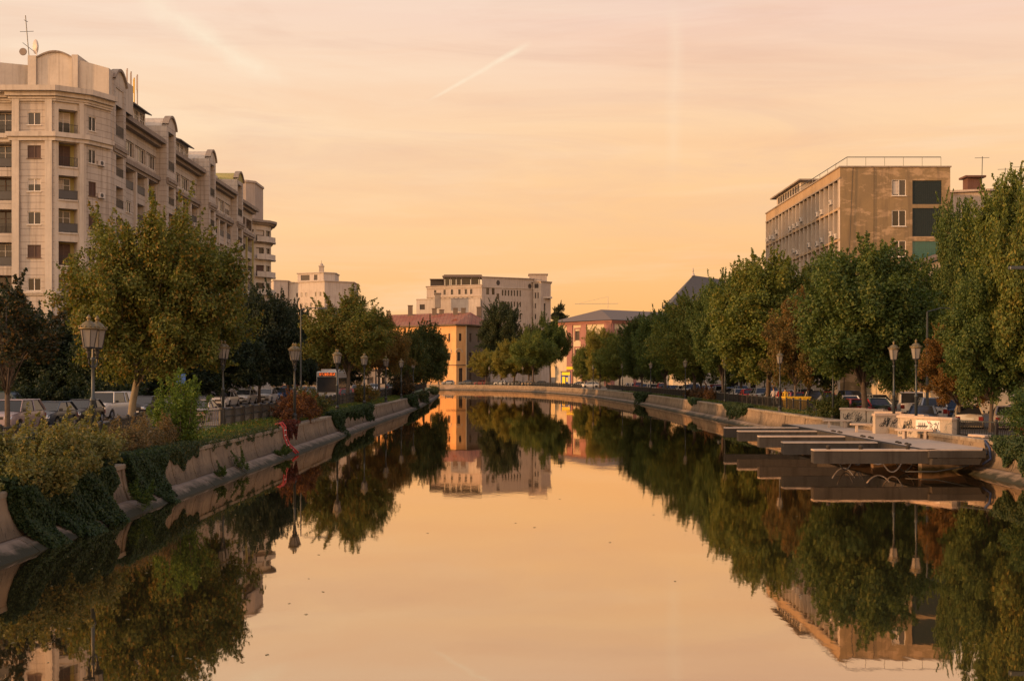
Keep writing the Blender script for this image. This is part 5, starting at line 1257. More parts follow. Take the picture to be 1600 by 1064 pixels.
# upright bright green sapling (several leading shoots)
def sapling():
    rng = np.random.default_rng(44); root = empty('green_sapling', (-13.85, 53.5, 1.45), 'bright green upright sapling beside the fence on the left wall', 'tree'); P = []; Nn = []; m = MB()
    for i in range(34):
        a = rng.uniform(0, 2*math.pi); t = rng.uniform(0.1, 1.0)**.7; hh = (3.95-2.2*t)*rng.uniform(.8, 1.05); tip = np.array([math.cos(a)*1.45*t-0.15*(1-t), math.sin(a)*1.4*t, hh]); mid = np.array([tip[0]*.75, tip[1]*.75, hh*.42])
        m.tube([(0, 0, -.1), tuple(mid), tuple(tip)], [.03, .018, .004], 5)
        n = 430; s = rng.uniform(0.12, 1.03, n)[:, None]; base = (1-s)**2*0+2*s*(1-s)*mid+s*s*tip
        sp = (0.32*(1.06-s[:, 0])+0.05)[:, None]; P.append(base+rng.normal(size=(n, 3))*sp*np.array([.8, .8, .9])); Nn.append(rng.normal(size=(n, 3))+np.array([0, 0, .6]))
    o = link('foliage', leaf_mesh('sapling', np.concatenate(P), np.concatenate(Nn), 0.105, rng=rng, aspect=.5), root, (0, 0, 0)); o.color = (0.085, 0.135, 0.024, .12)
    link('stem', m.mesh('stem', ['bark']), root, (0, 0, 0))
sapling()
def off_at(z):
    ks = [(1.6, -0.05), (1.0, 0.03), (0.7, 0.10), (0.35, 0.34), (0.17, .66), (-0.1, 1.05)]
    for (za, oa), (zb, ob) in zip(ks, ks[1:]):
        if z >= zb: return oa+(ob-oa)*(za-z)/(za-zb)
    return 1.05
def wallx(pts, y):
    for a, b in zip(pts, pts[1:]):
        if a[1] <= y <= b[1]: return a[0]+(b[0]-a[0])*(y-a[1])/(b[1]-a[1]+1e-9)
    return pts[0][0]
def ivy(y0, y1, zlow, side, n, thick, ls, col, label, seed, taper=.5, top=1.62, name='ivy'):
    rng = np.random.default_rng(seed); P = []; Nn = []; pts = LW if side > 0 else RW
    ph = rng.uniform(0, 6, 4)
    for _ in range(n):
        y = rng.uniform(y0, y1); t = (y-y0)/(y1-y0)
        edge = math.sin(math.pi*min(1, max(0, t)))**taper
        lo = top-(top-zlow)*edge*(0.80+0.20*math.sin(y*2.3+ph[0])+0.14*math.sin(y*5.1+ph[1]))
        z = rng.uniform(min(lo, top-.1), top); bump = 0.5+0.5*math.sin(y*1.9+ph[2]+z*2.1)*math.sin(z*3.1+y*.9+ph[3])
        hang = min(1.0, (z-lo)/0.5+.25)
        o = off_at(z)+rng.uniform(0.0, 1)**.6*thick*(0.35+bump*0.65)*hang
        z = max(z, -.04)
        if rng.random() < .28: z = top+rng.uniform(-.1, .14)*(1+bump); o = rng.uniform(-.55, .2)
        x = wallx(pts, y)+side*o; P.append((x, y, z)); Nn.append((side*1.0, rng.normal()*.5, .55+rng.normal()*.4))
    root = empty(name, (wallx(pts, y0), y0, 1.5), label, 'climber'); Pn = np.array(P)-np.array(root.location); 
    o = link('foliage', leaf_mesh(name, Pn, np.array(Nn)+rng.normal(size=Pn.shape)*.35, ls, rng=rng, aspect=.8), root, (0, 0, 0)); o.color = col
IV = (0.028, 0.050, 0.022, 0.06)
ivy(32.6, 40.9, -0.55, 1, 42000, 0.55, 0.085, IV, 'biggest dark ivy curtain under the olive bush, reaching the water', 51, .18)
ivy(42.6, 47.2, -0.4, 1, 18000, 0.42, 0.085, IV, 'dark ivy curtain reaching the water right of a bare strip of wall', 52, .25)
ivy(47.0, 53.0, 0.85, 1, 7000, 0.25, 0.085, (0.035, .055, .025, .2), 'short fringe of ivy under the brownish shrub', 53)
ivy(72.8, 77.5, 0.55, 1, 3200, 0.22, 0.10, (0.075, 0.016, 0.012, .1), 'deep red creeper beside the curved ladder', 54, name='red_creeper')
ivy(53.0, 71.0, 1.15, 1, 5200, 0.16, 0.08, (0.035, .055, .02, .3), 'thin fringe of creeper trailing over the coping along the bare left wall', 65, .1)
ivy(92.0, 98.0, 0.0, 1, 6000, 0.5, 0.12, IV, 'narrow dark ivy column below the olive green shrub', 55)
ivy(98.0, 119, 0.75, 1, 12000, 0.45, 0.13, IV, 'wide ivy fringe on the left wall in mid distance', 56)
ivy(111, 119, 0.2, 1, 5000, 0.5, 0.13, IV, 'ivy tongue at the far end of the wide fringe', 57)
ivy(160, 176, 0.0, 1, 6000, 0.8, 0.19, IV, 'dark ivy mass hanging below the dark rounded shrub', 58)
ivy(184, 210, 0.1, 1, 7000, 0.8, 0.2, (0.035, .05, .02, .3), 'ivy mass near the tip of the left bank', 59)
ivy(225, 296, 0.5, 1, 9000, 0.9, 0.24, (0.05, .065, .025, .3), 'rough greenery over the last stretch of left wall', 60)
ivy(113, 125.5, 0.35, -1, 8000, 0.5, 0.13, IV, 'ivy curtain on the right wall just beyond the platform', 61)
ivy(143, 150, 0.9, -1, 2500, 0.3, 0.15, IV, 'small ivy patch in the middle of the right wall', 62)
ivy(188, 200, 0.0, -1, 4500, 0.9, 0.2, IV, 'ivy column at the corner where the right wall starts to curve', 63)
ivy(49.5, 57.3, 0.40, -1, 13000, 0.6, 0.10, (0.035, .06, .026, .1), 'ivy hanging over the nearest right wall', 64)
for i, (x, y, r_) in enumerate([(-12.25, 58.2, .42), (-12.2, 54.0, .30), (-12.3, 68.0, .3), (-12.25, 69.2, .25), (-12.3, 70.4, .22), (-12.15, 41.9, .5)]):
    bush('weed_tuft', (x, y, 0.15), (r_, r_, r_*.7), 7, 110, r_*.5, .10, (.05, .085, .02, .1), ['weed tuft growing on the sloping foot, largest in the middle of the bare wall', 'weed tuft left of the largest one on the sloping foot', 'first of three weed tufts near the ladder', 'second of three weed tufts near the ladder', 'third weed tuft right beside the ladder', 'weed tuft at the water between the two ivy curtains'][i], 'weed', seed=70+i, stems=False, aspect=.3)
# leaves drifting on the water
rng = np.random.default_rng(9); n = 520
Q = np.stack([rng.uniform(-11, 19, n), 20+rng.uniform(0, 1, n)**1.6*95, np.full(n, 0.003)], 1)
dk = (Q[:, 0] < -3-Q[:, 1]*.04) | (rng.random(n) < .12); Q = Q[dk]
o = link('floating_leaves', leaf_mesh('floating_leaves', Q, np.tile(np.array([[0, 0, 1.0]]), (len(Q), 1))+rng.normal(size=Q.shape)*.01, .085, rng=rng)); o.color = (0.24, 0.19, 0.12, .4)
tag(o, 'scattered dead leaves floating on the dark water', 'leaves', kind='stuff')

# ------------------------------------------------------------------ lamps
def lantern(root, x, y, z):
    c = MB(); c.lathe([(.285, .60), (.33, .62), (.33, .66), (.27, .70), (.20, .80), (.10, .87), (.05, .89), (.05, .94), (.085, .98), (.05, 1.03), (.015, 1.10)], (x, y, z), 12)
    for k in range(12): a = 2*math.pi*k/12; c.box(x+.31*math.cos(a)-.02, x+.31*math.cos(a)+.02, y+.31*math.sin(a)-.02, y+.31*math.sin(a)+.02, z+.665, z+.73)
    cap = c.build('lantern_cap', 'brass', root, True, loc=(0, 0, 0))
    g = MB(); g.lathe([(.175, .045), (.275, .598)], (x, y, z), 6); g.build('lamp_glass', 'lamp_glass', root, loc=(0, 0, 0))
    f = MB()
    for k in range(6): a = 2*math.pi*k/6; f.tube([(x+.18*math.cos(a), y+.18*math.sin(a), z+.03), (x+.283*math.cos(a), y+.283*math.sin(a), z+.61)], .014, 4)
    f.lathe([(.19, 0), (.205, .02), (.20, .04)], (x, y, z), 10); f.build('lantern_frame', 'iron_black', root, loc=(0, 0, 0))
    n_ = MB(); n_.lathe([(.04, -.34), (.06, -.28), (.045, -.2), (.10, -.12), (.06, -.05), (.17, -.005)], (x, y, z), 8); n_.build('lantern_neck', 'iron_black', root, True, loc=(0, 0, 0))
def lamp_proto(double, loc, label, group, H=4.95):
    root = empty('street_lamp', loc, label, 'street lamp', group)
    b = MB(); b.lathe([(.20, 0), (.20, .12), (.16, .16), (.15, .45), (.17, .48), (.12, .56), (.085, .64)], (0, 0, 0), 12); b.build('base', 'iron_black', root, True, loc=(0, 0, 0))
    p = MB(); zt = H-1.42; p.lathe([(.085, .63), (.085, 2.1), (.11, 2.13), (.11, 2.20), (.062, 2.26), (.052, zt-.1), (.085, zt-.05), (.085, zt), (.045, zt+.03)], (0, 0, 0), 10); p.build('pole', 'iron_bluish', root, True, loc=(0, 0, 0))
    if double:
        a = MB()
        for s in (-1, 1): a.tube([(0, 0, zt-.25), (0, s*.22, zt-.30), (0, s*.40, zt-.16), (0, s*.42, zt)], .03, 6)
        a.tube([(0, 0, zt), (0, 0, zt+.5), (0, 0, zt+.75)], [.045, .03, .008], 6); a.build('arm', 'iron_black', root, loc=(0, 0, 0))
        for s in (-1, 1): lantern(root, 0, s*.42, zt+.32)
    else: lantern(root, 0, 0, zt+.32)
    return root
GL = 'black street lamps with twin pale lanterns on the left bank'; GR = 'black street lamps with single pale lanterns on the right bank'
L0 = lamp_proto(True, (-13.75, 42.0, 1.5), 'nearest twin lantern street lamp, standing in the olive bush', GL); SL = snapshot(L0)
for x, y, lab in ((-16.3, 72.2, 'twin lantern lamp at the right edge of the plane tree crown'), (-13.35, 78.6, 'second clearly visible twin lantern lamp on the left, by the reddish shrub'),
                  (-13.45, 98.5, 'twin lantern lamp in front of the bus'), (-13.5, 117, 'twin lantern lamp just right of the bus'), (-13.4, 136, 'twin lantern lamp with head lost in the brown trees'),
                  (-13.5, 156, 'twin lantern lamp before the dark rounded shrub'), (-13.5, 175, 'small twin lantern lamp in front of the rounded dark green tree'), (-14.8, 215, 'farthest small twin lantern lamp near the tip of the left bank')):
    c = copy_tree(SL); c.location = (x, y, 1.5); c['label'] = lab
R0 = lamp_proto(False, (21.75, 68.9, 1.16), 'right hand lamp of the pair behind the parapet blocks', GR, 5.25); SR = snapshot(R0)
for x, y, z, s, lab in ((21.7, 72.75, 1.16, 1, 'left hand lamp of the pair behind the parapet blocks'), (21.45, 102.5, 1.42, .95, 'single lantern lamp standing alone beyond the platform'), (22.2, 88.5, 1.16, .95, 'lamp at the far end of the platform in front of the broad tree'),
                     (21.3, 128, 1.42, .95, 'lamp among the trees beyond the lone single lamp'), (21, 155, 1.42, .95, 'lamp half hidden by trees along the right wall'), (19.7, 228, 1.42, 1, 'small lamp by the dark green tree near the curve'), (20.6, 190, 1.42, .95, 'lamp where the right wall starts to curve'),
                     (11.3, 330, 1.42, 1.05, 'far bank lamp beside the yellow kiosk'), (3.0, 352, 1.42, 1.05, 'far bank lamp in the middle of the view'), (-6.5, 368, 1.42, 1.05, 'far bank lamp right of the orange mansion'), (17, 268, 1.42, 1, 'far bank lamp right of the yellow kiosk')):
    c = copy_tree(SR); c.location = (x, y, z); c.scale = (s, s, s); c['label'] = lab
def tall_light(x, y, h, dirx, label):
    root = empty('street_light', (x, y, 1.5), label, 'street light')
    m = MB(); m.tube([(0, 0, 0), (0, 0, h*.5), (0, 0, h)], [.11, .085, .06], 8); m.tube([(0, 0, h), (dirx*.9, 0, h+.25), (dirx*1.7, 0, h+.2)], .04, 6); m.build('pole', 'iron_bluish', root, loc=(0, 0, 0))
    g = MB(); g.bbox(min(dirx*1.6, dirx*2.5), max(dirx*1.6, dirx*2.5), -.16, .16, h+.12, h+.26); g.build('light_head', 'iron_bluish', root, loc=(0, 0, 0))
tall_light(-19.8, 120, 9.0, 1, 'tall plain street light between the dark tree and the autumn tree')
tall_light(-18.6, 175, 6.5, 1, 'plain street light with head against the rusty brown tree')
tall_light(25.8, 60, 7.8, -1, 'tall plain street light reaching in at the right frame edge')
tall_light(26.6, 82, 7.0, 1, 'tall plain dark pole behind the pair of lamps')

# ------------------------------------------------------------------ cars
def car_proto(L, W, H, hood, trunk, kind):
    """built nose to +Y, origin on the ground"""
    root = empty('parked_car', (0, 0, 0)); loc = (0, 0, 0)
    belt = {'hatch': .93, 'sedan': .92, 'suv': 1.08, 'van': 1.15, 'pickup': 1.12}[kind]; rw = .33 if kind in ('suv', 'pickup', 'van') else .30
    xf = L/2-hood[0]; xw = (L/2-.82, -L/2+.78); zs_ = .24 if kind in ('suv', 'pickup', 'van') else .19
    def top(x):
        if x > xf: t = (x-xf)/(L/2-xf); return belt-(belt-hood[1])*t**1.6-(.10 if t > .93 else 0)
        xr = -L/2+trunk[0]
        if x < xr: t = (xr-x)/max(.01, (xr+L/2)); return belt+.03-(.07*t)-(.06 if t > .95 else 0)
        return belt+.02*(xf-x)/(xf-xr)
    st = sorted(set([round(v, 3) for v in list(np.linspace(-L/2, L/2, 15))+[L/2-.03, L/2-.12, -L/2+.03, -L/2+.12]+[c+d for c in xw for d in (-.40, -.36, -.26, -.13, 0, .13, .26, .36, .40)]]))
    m = MB(); vs = []; K = 13
    for x in st:
        e = max(0, (abs(x)-.66*L/2)/(.34*L/2)); f = 1-.15*e**2.2; zt = top(x); zb = zs_+(.14 if abs(x) > L/2-.1 else 0)
        za = zb
        for c in xw:
            dx = abs(x-c)
            if dx < rw+.075: za = max(za, rw+math.sqrt(max(0, (rw+.075)**2-dx*dx)))
        w = W/2*f; half = [(0, zb), (w*.62, zb), (w*.63, za), (w*.955, za), (w, max(za+.015, .46)), (w*.99, max(za+.03, zt-.18)), (w*.925, zt-.02)]
        ring = half+[(0, zt+.035)]+[(-y, z) for y, z in half[:0:-1]]
        K = len(ring); vs += [(y, x, z) for y, z in ring]
    fs = []
    for i in range(len(st)-1):
        for k in range(K): j = (k+1) % K; fs.append((i*K+k, i*K+j, (i+1)*K+j, (i+1)*K+k))
    fs += [tuple(range(K-1, -1, -1)), tuple((len(st)-1)*K+k for k in range(K))]
    m.add(vs, fs, 0)
    # greenhouse corners
    wb, wt = W/2*.915, W/2*.70; xr = -L/2+trunk[0]
    if kind in ('van',): wt = W/2*.86
    fx, rx_ = xf-hood[2], xr+trunk[1]
    zr = H-.04
    c_ = {'fb': (wb, xf, belt), 'ft': (wt, fx, zr), 'rt': (wt, rx_, zr), 'rb': (wb*.97, xr, belt+.03)}
    # roof
    rf = []
    xs = np.linspace(rx_, fx, 6)
    for x in xs:
        t = (x-rx_)/(fx-rx_); cr = H+.01-.045*(2*t-1)**2
        rf += [(-wt, x, zr), (-wt*.8, x, cr-.02), (0, x, cr), (wt*.8, x, cr-.02), (wt, x, zr)]
    m.add(rf, [(i*5+k, i*5+k+1, (i+1)*5+k+1, (i+1)*5+k) for i in range(5) for k in range(4)]+[(0, 5, 10, 15, 20, 25, 29, 24, 19, 14, 9, 4)][:0])
    for s in (-1, 1):
        P = {k: (v[0]*s, v[1], v[2]) for k, v in c_.items()}
        m.tube([P['fb'], P['ft']], .034, 4); m.tube([P['rb'], P['rt']], .07, 4); m.tube([P['ft'], P['rt']], .035, 4)
        mid = (P['fb'][1]*.45+P['rb'][1]*.55); midt = P['ft'][1]*.42+P['rt'][1]*.58; m.tube([(P['fb'][0], mid, belt), (P['ft'][0], midt, zr)], .036, 4)
    # front and rear header
    m.tube([(-wt, fx, zr), (wt, fx, zr)], .03, 4); m.tube([(-wt, rx_, zr), (wt, rx_, zr)], .03, 4)
    if kind in ('van', 'pickup'):   # closed rear quarters
        for s in (-1, 1):
            q0 = xr+.02; q1 = mid if kind == 'van' else xr+(mid-xr)*.62; g = lambda z, x: (s*((wb+.01)+(wt-wb)*(z-belt)/(zr-belt)), x, z)
            a = [g(belt, q0), g(belt, q1), g(zr, q1), g(zr, max(q0, rx_))]; m.add(a, [(0, 1, 2, 3) if s > 0 else (3, 2, 1, 0)])
    body = m.build('body', 'car_paint', root, True, loc=loc); body.data.set_sharp_from_angle(angle=R(38))
    i_ = .012
    def gl(nm, q, mt='car_glass'): g = MB(); g.add(q, [(0, 1, 2, 3)]); return g.build(nm, mt, root, loc=loc)
    gl('windscreen', [(-wb+.03, xf-.01, belt+.02), (wb-.03, xf-.01, belt+.02), (wt-.03, fx-.01, zr), (-wt+.03, fx-.01, zr)])
    gl('rear_window', [(wb*.97-.03, xr+.01, belt+.04), (-wb*.97+.03, xr+.01, belt+.04), (-wt+.03, rx_+.01, zr), (wt-.03, rx_+.01, zr)])
    for s in (-1, 1):
        q = [(s*(wb-i_), xf, belt), (s*(wb*.97-i_), xr, belt+.03), (s*(wt-i_), rx_, zr), (s*(wt-i_), fx, zr)]; gl('side_window', q if s < 0 else q[::-1])
    # fascia parts
    y = L/2; w = W/2*.85
    g = MB(); g.box(-w*.46, w*.46, y-.06, y+.006, hood[1]-.24, hood[1]-.10); g.build('grille', 'car_trim', root, loc=loc)
    g = MB(); g.bbox(-w*.95, w*.95, y-.12, y+.05, .27, .42, .03); g.build('bumper', 'car_trim' if kind in ('van',) else 'car_trim', root, loc=loc)
    for s in (-1, 1):
        g = MB(); a, b = sorted((s*w*.55, s*w*1.0)); g.add([(a, y-.02, hood[1]-.22), (b, y-.02, hood[1]-.22), (b, y-.16 if s > 0 else y-.02, hood[1]-.05), (a, y-.02 if s > 0 else y-.16, hood[1]-.05),
                                                           (a, y-.3, hood[1]-.22), (b, y-.3, hood[1]-.22), (b, y-.35, hood[1]-.05), (a, y-.35, hood[1]-.05)], [(0, 1, 2, 3), (3, 2, 6, 7), (0, 3, 7, 4), (1, 5, 6, 2)])
        for v in range(len(g.v)): g.v[v] = (g.v[v][0], g.v[v][1]+.035, g.v[v][2]+.01)
        g.build('headlight', 'headlight', root, loc=loc)
        zt_ = belt-.12; g = MB(); a, b = sorted((s*w*.70, s*w*1.06)); hgt = .28 if kind in ('hatch', 'suv', 'van') else .16
        g.bbox(a, b, -y-.02, -y+.14, zt_-hgt, zt_, .02); g.build('tail_light', 'tail_light', root, loc=loc)
        g = MB(); g.bbox(min(s*(wb+.03), s*(wb+.22)), max(s*(wb+.03), s*(wb+.22)), xf-.28, xf-.18, belt+.02, belt+.17, .02); g.build('wing_mirror', 'car_trim', root, loc=loc)
    g = MB(); g.box(-.26, .26, y+.051, y+.06, .33, .44); g.build('number_plate', 'plate', root, loc=loc)
    g = MB(); g.box(-.26, .26, -y-.045, -y-.035, .62, .73); g.build('number_plate', 'plate', root, loc=loc)
    g = MB(); g.bbox(-w*.95, w*.95, -y-.05, -y+.12, .28, .50, .03); g.build('bumper', 'car_trim', root, loc=loc)
    for c in xw:
        for s in (-1, 1):
            t = MB(); xx = W/2*.90*s
            prof = [(rw*.62, -.10), (rw*.93, -.10), (rw, -.06), (rw, .06), (rw*.93, .10), (rw*.62, .10)]
            t.lathe(prof, (0, 0, 0), 16); t.v = [(z+xx*.985, c+x, y_+rw) for x, y_, z in t.v]; wh = t.build('wheel', 'tyre', root, loc=loc)
            r_ = MB(); r_.lathe([(rw*.60, 0), (rw*.55, .012), (rw*.15, .0), (rw*.12, .02)], (0, 0, 0), 10); r_.v = [(s*(z+.101)+xx*.985, c+x, y_+rw) for x, y_, z in r_.v]; r_.build('rim', 'rim', wh, loc=loc)
    if kind == 'pickup':
        g = MB(); 
        for s in (-1, 1): a, b = sorted((s*(wt-.08), s*(wt-.02))); g.box(a, b, rx_+.2, fx-.3, H+.005, H+.05)
        g.build('roof_rail', 'car_trim', root, loc=loc)
    return root
PROTO = {'hatch': car_proto(4.0, 1.72, 1.47, (.92, .78, .88), (.10, .50), 'hatch'), 'sedan': car_proto(4.5, 1.76, 1.44, (1.10, .76, .86), (.72, .72), 'sedan'),
         'suv': car_proto(4.4, 1.84, 1.70, (1.02, .95, .74), (.10, .42), 'suv'), 'van': car_proto(4.7, 1.86, 1.95, (.85, 1.02, .65), (.06, .08), 'van'), 'pickup': car_proto(5.2, 1.95, 1.84, (1.25, 1.10, .55), (.10, .35), 'pickup')}
SN = {k: snapshot(v) for k, v in PROTO.items()}; USED = set()
WH = (.55, .52, .48, 1); SI = (.30, .30, .30, 1); DB = (.045, .06, .09, 1); BK = (.022, .022, .026, 1); RD = (.30, .015, .015, 1); CR_ = (.45, .40, .32, 1); GN = (.02, .045, .035, 1); BL = (.03, .07, .16, 1); YE = (.60, .38, .02, 1)
def car(kind, x, y, z, rz, col, label, group, cat='car', name='parked_car', lit=False, near=True):
    if kind not in USED: USED.add(kind); c = PROTO[kind]; c.name = name
    else: c = copy_tree(SN[kind], None, 2 if near else 1); c.name = name
    c.location = (x, y, z); c.rotation_euler = (0, 0, rz); tag(c, label, cat, group)
    for ch in kids(c):
        if ch.name.startswith('body'): ch.color = col
        if lit and ch.name.startswith('tail_light'): ch.data = ch.data.copy(); ch.data.materials[0] = MAT['brake_lit']
    return c
LITM = None
g = MB(); 
NB = R(180)
CL = 'cars queueing on the left bank road'
car('suv', PX(22, 67), 67, 1.5, NB-.03, (.30, .24, .25, 1), 'pinkish silver car at the left edge behind the thin dark tree', CL)
car('hatch', PX(80, 73), 73, 1.5, NB-.05, DB, 'dark blue grey car, second from the left edge', CL)
car('hatch', PX(127, 79), 79, 1.5, NB-.05, BK, 'black car just left of the white pickup', CL)
car('pickup', PX(170, 86), 86, 1.5, NB-.08, WH, 'white pickup with covered bed, tallest in the left queue', CL, 'pickup')
car('hatch', PX(220, 91), 92, 1.5, NB-.05, BK, 'black hatchback just behind the plane tree trunk', CL)
car('hatch', PX(233, 112), 112, 1.5, NB, YE, 'yellow taxi behind the black hatchback', CL, 'taxi', 'taxi')
car('sedan', PX(310, 79), 80, 1.5, 0, (.35, .30, .30, 1), 'pale car seen from behind through the bright green sapling', CL)
car('sedan', PX(352, 121), 121, 1.5, NB-.05, WH, 'white saloon, nearest of the middle group right of the sapling', CL)
car('hatch', PX(383, 131), 131, 1.5, NB-.05, (.42, .40, .37, 1), 'pale hatchback directly behind the white saloon', CL)
car('hatch', PX(414, 136), 137, 1.5, NB-.05, WH, 'white hatchback left of the dark blue car', CL)
car('hatch', PX(436, 146), 147, 1.5, NB-.05, BL, 'dark blue car between the white hatchback and the red car', CL)
car('suv', PX(449, 154), 155, 1.5, NB-.05, RD, 'red car beside the dark blue one in the left queue', CL)
car('suv', PX(18, 98), 98, 1.5, NB+1.2, GN, 'dark green car parked across, behind the cars at left', CL)
car('hatch', PX(48, 96), 101, 1.5, NB+1.2, (.25, .24, .24, 1), 'grey car half hidden behind the dark green one', CL)
car('hatch', PX(541, 137), 139, 1.5, 0, (.40, .06, .06, 1), 'red and silver car to the right of the bus', CL)
car('sedan', PX(478, 165), 167, 1.5, NB, SI, 'silver car left of the bus', CL)
for i, (px, Y, col, cn) in enumerate(((560, 190, SI, 'silver'), (585, 215, WH, 'white'), (612, 235, DB, 'dark blue'), (636, 252, SI, 'grey'))):
    car('hatch', PX(px, Y), Y, 1.5, NB if i % 2 else 0, col, 'small %s car far down the left bank road' % cn, CL, near=False)
CRG = 'cars on the right bank road'
car('sedan', 24.9, 77.5, 1.2, -.35, DB, 'dark blue saloon with lit red tail light behind the sprayed parapet', CRG, lit=True)
car('suv', 28.1, 86, 1.26, -.2, (.33, .34, .36, 1), 'silver estate car behind the dark blue saloon', CRG)
car('van', 29.6, 95, 1.26, -.25, (.48, .46, .44, 1), 'white panel van behind the pair of lamps', CRG, 'van', 'panel_van')
car('hatch', 30.3, 88.5, 1.26, -.1, BL, 'blue hatchback right of the silver estate car', CRG)
car('hatch', 27.6, 77.5, 1.2, -.3, CR_, 'cream car to the right of the dark blue saloon', CRG)
car('sedan', 29.6, 76.5, 1.2, -.3, (.40, .37, .35, 1), 'pale saloon half hidden by the leaning green shrub', CRG)
car('hatch', 25.2, 94, 1.26, -.05, RD, 'red hatchback seen from behind above the farthest parapet block', CRG)
car('sedan', 28.2, 100, 1.26, .2, CR_, 'cream saloon left of the panel van', CRG)
car('hatch', 27.2, 97, 1.26, .1, GN, 'dark green car between the cream saloon and the van', CRG)
car('hatch', 25.5, 61, 1.2, 0, (.22, .02, .02, 1), 'red car with its tail light showing at the right frame edge', CRG, lit=True)
car('suv', 33.5, 83, 1.26, -.2, SI, 'silver car behind the cream car near the annexe', CRG)
cl_ = [(WH, 'white'), (RD, 'red'), (SI, 'silver'), (BK, 'black'), (CR_, 'cream'), (DB, 'dark blue'), (WH, 'white')]
rr = random.Random(3); _ct = {}; OD = ['nearest', 'second nearest', 'third nearest', 'fourth nearest', 'fifth nearest', 'sixth nearest', 'seventh nearest', 'eighth nearest']
def cnt(k): _ct[k] = _ct.get(k, -1)+1; return _ct[k]
for i in range(26):
    y = 108+i*6.4; k = i % 7; wx = wallx(RW[:40], min(y, 250)); col, cn = cl_[(i*5+i//7) % 7]
    car(['hatch', 'sedan', 'suv', 'hatch'][i % 4], wx+7.4+rr.uniform(-.3, .3), y, 1.27, rr.uniform(-.06, .06), col, '%s %s car in the line glimpsed between the right bank trunks' % (OD[cnt('a'+cn)], cn), 'cars in line between the right bank trunks', near=y < 150)
for i in range(12):
    y = 112+i*9.1; wx = wallx(RW[:40], min(y, 250)); col, cn = cl_[(i*3+2) % 7]
    car(['hatch', 'suv'][i % 2], wx+11.2, y, 1.27, NB, col, '%s oncoming %s car in the outer lane behind the right bank trees' % (OD[cnt('b'+cn)], cn), 'oncoming cars behind the right bank trees', near=False)
for i, (px, col, cn) in enumerate(((728, DB, 'dark blue'), (752, RD, 'red'), (782, WH, 'white'), (806, SI, 'silver'), (826, (.5, .35, .2, 1), 'tan'), (845, BK, 'black'), (905, WH, 'white second'), (925, SI, 'silver second'), (700, SI, 'grey'))):
    Y_ = {728: 391, 752: 388, 782: 378, 806: 368, 826: 362, 845: 352, 905: 322, 925: 308, 700: 397}[px]
    car(['hatch', 'sedan'][i % 2], PX(px, Y_), Y_, 1.27, R(90-(0 if px < 780 else 25)), col, '%s car parked side on behind the far embankment wall' % cn, 'cars parked along the far bank', near=False)
# bus with its amber display
bus = empty('city_bus', (PX(517, 150), 150, 1.5), 'city bus with lit orange destination display on the left bank road', 'bus', rz=NB)
m = MB(); m.bbox(-1.25, 1.25, -8, 3, .35, 3.35, .12); m.build('body', 'car_paint', bus, loc=(0, 0, 0)).color = (.45, .43, .40, 1)
m = MB(); m.box(-1.15, 1.15, 3.0, 3.03, .95, 2.72); m.build('windscreen', 'car_glass', bus, loc=(0, 0, 0))
m = MB(); m.box(-.95, .95, 3.0, 3.06, 2.80, 3.22); dsp = m.build('display_box', 'car_trim', bus, loc=(0, 0, 0))
m = MB(); rr = random.Random(4)
for cx_ in range(34):
    for cz in range(6):
        if rr.random() < .62 and cx_ % 6 != 5: m.box(-.88+cx_*.052, -.88+cx_*.052+.045, 3.061, 3.066, 2.85+cz*.055, 2.85+cz*.055+.048)
m.build('display_text', 'bus_display', dsp, loc=(0, 0, 0))
for s in (-1, 1):
    m = MB(); a, b = sorted((s*1.24, s*1.262)); m.box(a, b, -7.6, 2.5, 1.35, 2.6); m.build('side_window', 'car_glass', bus, loc=(0, 0, 0))
    m = MB(); a, b = sorted((s*.75, s*1.1)); m.box(a, b, 3.0, 3.04, .6, .8); m.build('headlight', 'headlight', bus, loc=(0, 0, 0))
    for yy in (-5.5, 1.2):
        t = MB(); t.lathe([(.3, -.13), (.46, -.13), (.48, 0), (.46, .13), (.3, .13)], (0, 0, 0), 14); t.v = [(z+s*1.13, yy+x, y_+.47) for x, y_, z in t.v]; t.build('wheel', 'tyre', bus, loc=(0, 0, 0))
m = MB(); m.bbox(-1.0, 1.0, -5, 1, 3.36, 3.6); m.build('roof_unit', 'ac_white', bus, loc=(0, 0, 0))

# ------------------------------------------------------------------ kiosk, signs, skip
ko = empty('yellow_kiosk', (PX(884, 345), 345, 1.3), 'narrow yellow fronted kiosk on the far bank', 'kiosk')
m = MB(); m.bbox(-1.3, 1.3, -.8, .8, 0, 3.9, .06, 0); m.build('wall', 'blue_paint', ko, loc=(0, 0, 0))
m = MB(); m.box(-1.1, 1.1, -.86, -.80, 3.0, 3.8, 0); m.box(-1.0, -.2, -.85, -.8, .3, 2.6, 0); m.box(.1, .5, -.85, -.8, 1.2, 2.4, 0); m.build('yellow_panel', 'sign_yellow_lit', ko, loc=(0, 0, 0))
m = MB(); m.box(.55, 1.1, -.85, -.81, .4, 2.8); m.build('poster', 'white_paint', ko, loc=(0, 0, 0))
m = MB(); m.box(-1.45, 1.45, -1.0, .95, 3.901, 4.05); m.build('roof', 'roof_tin', ko, loc=(0, 0, 0))
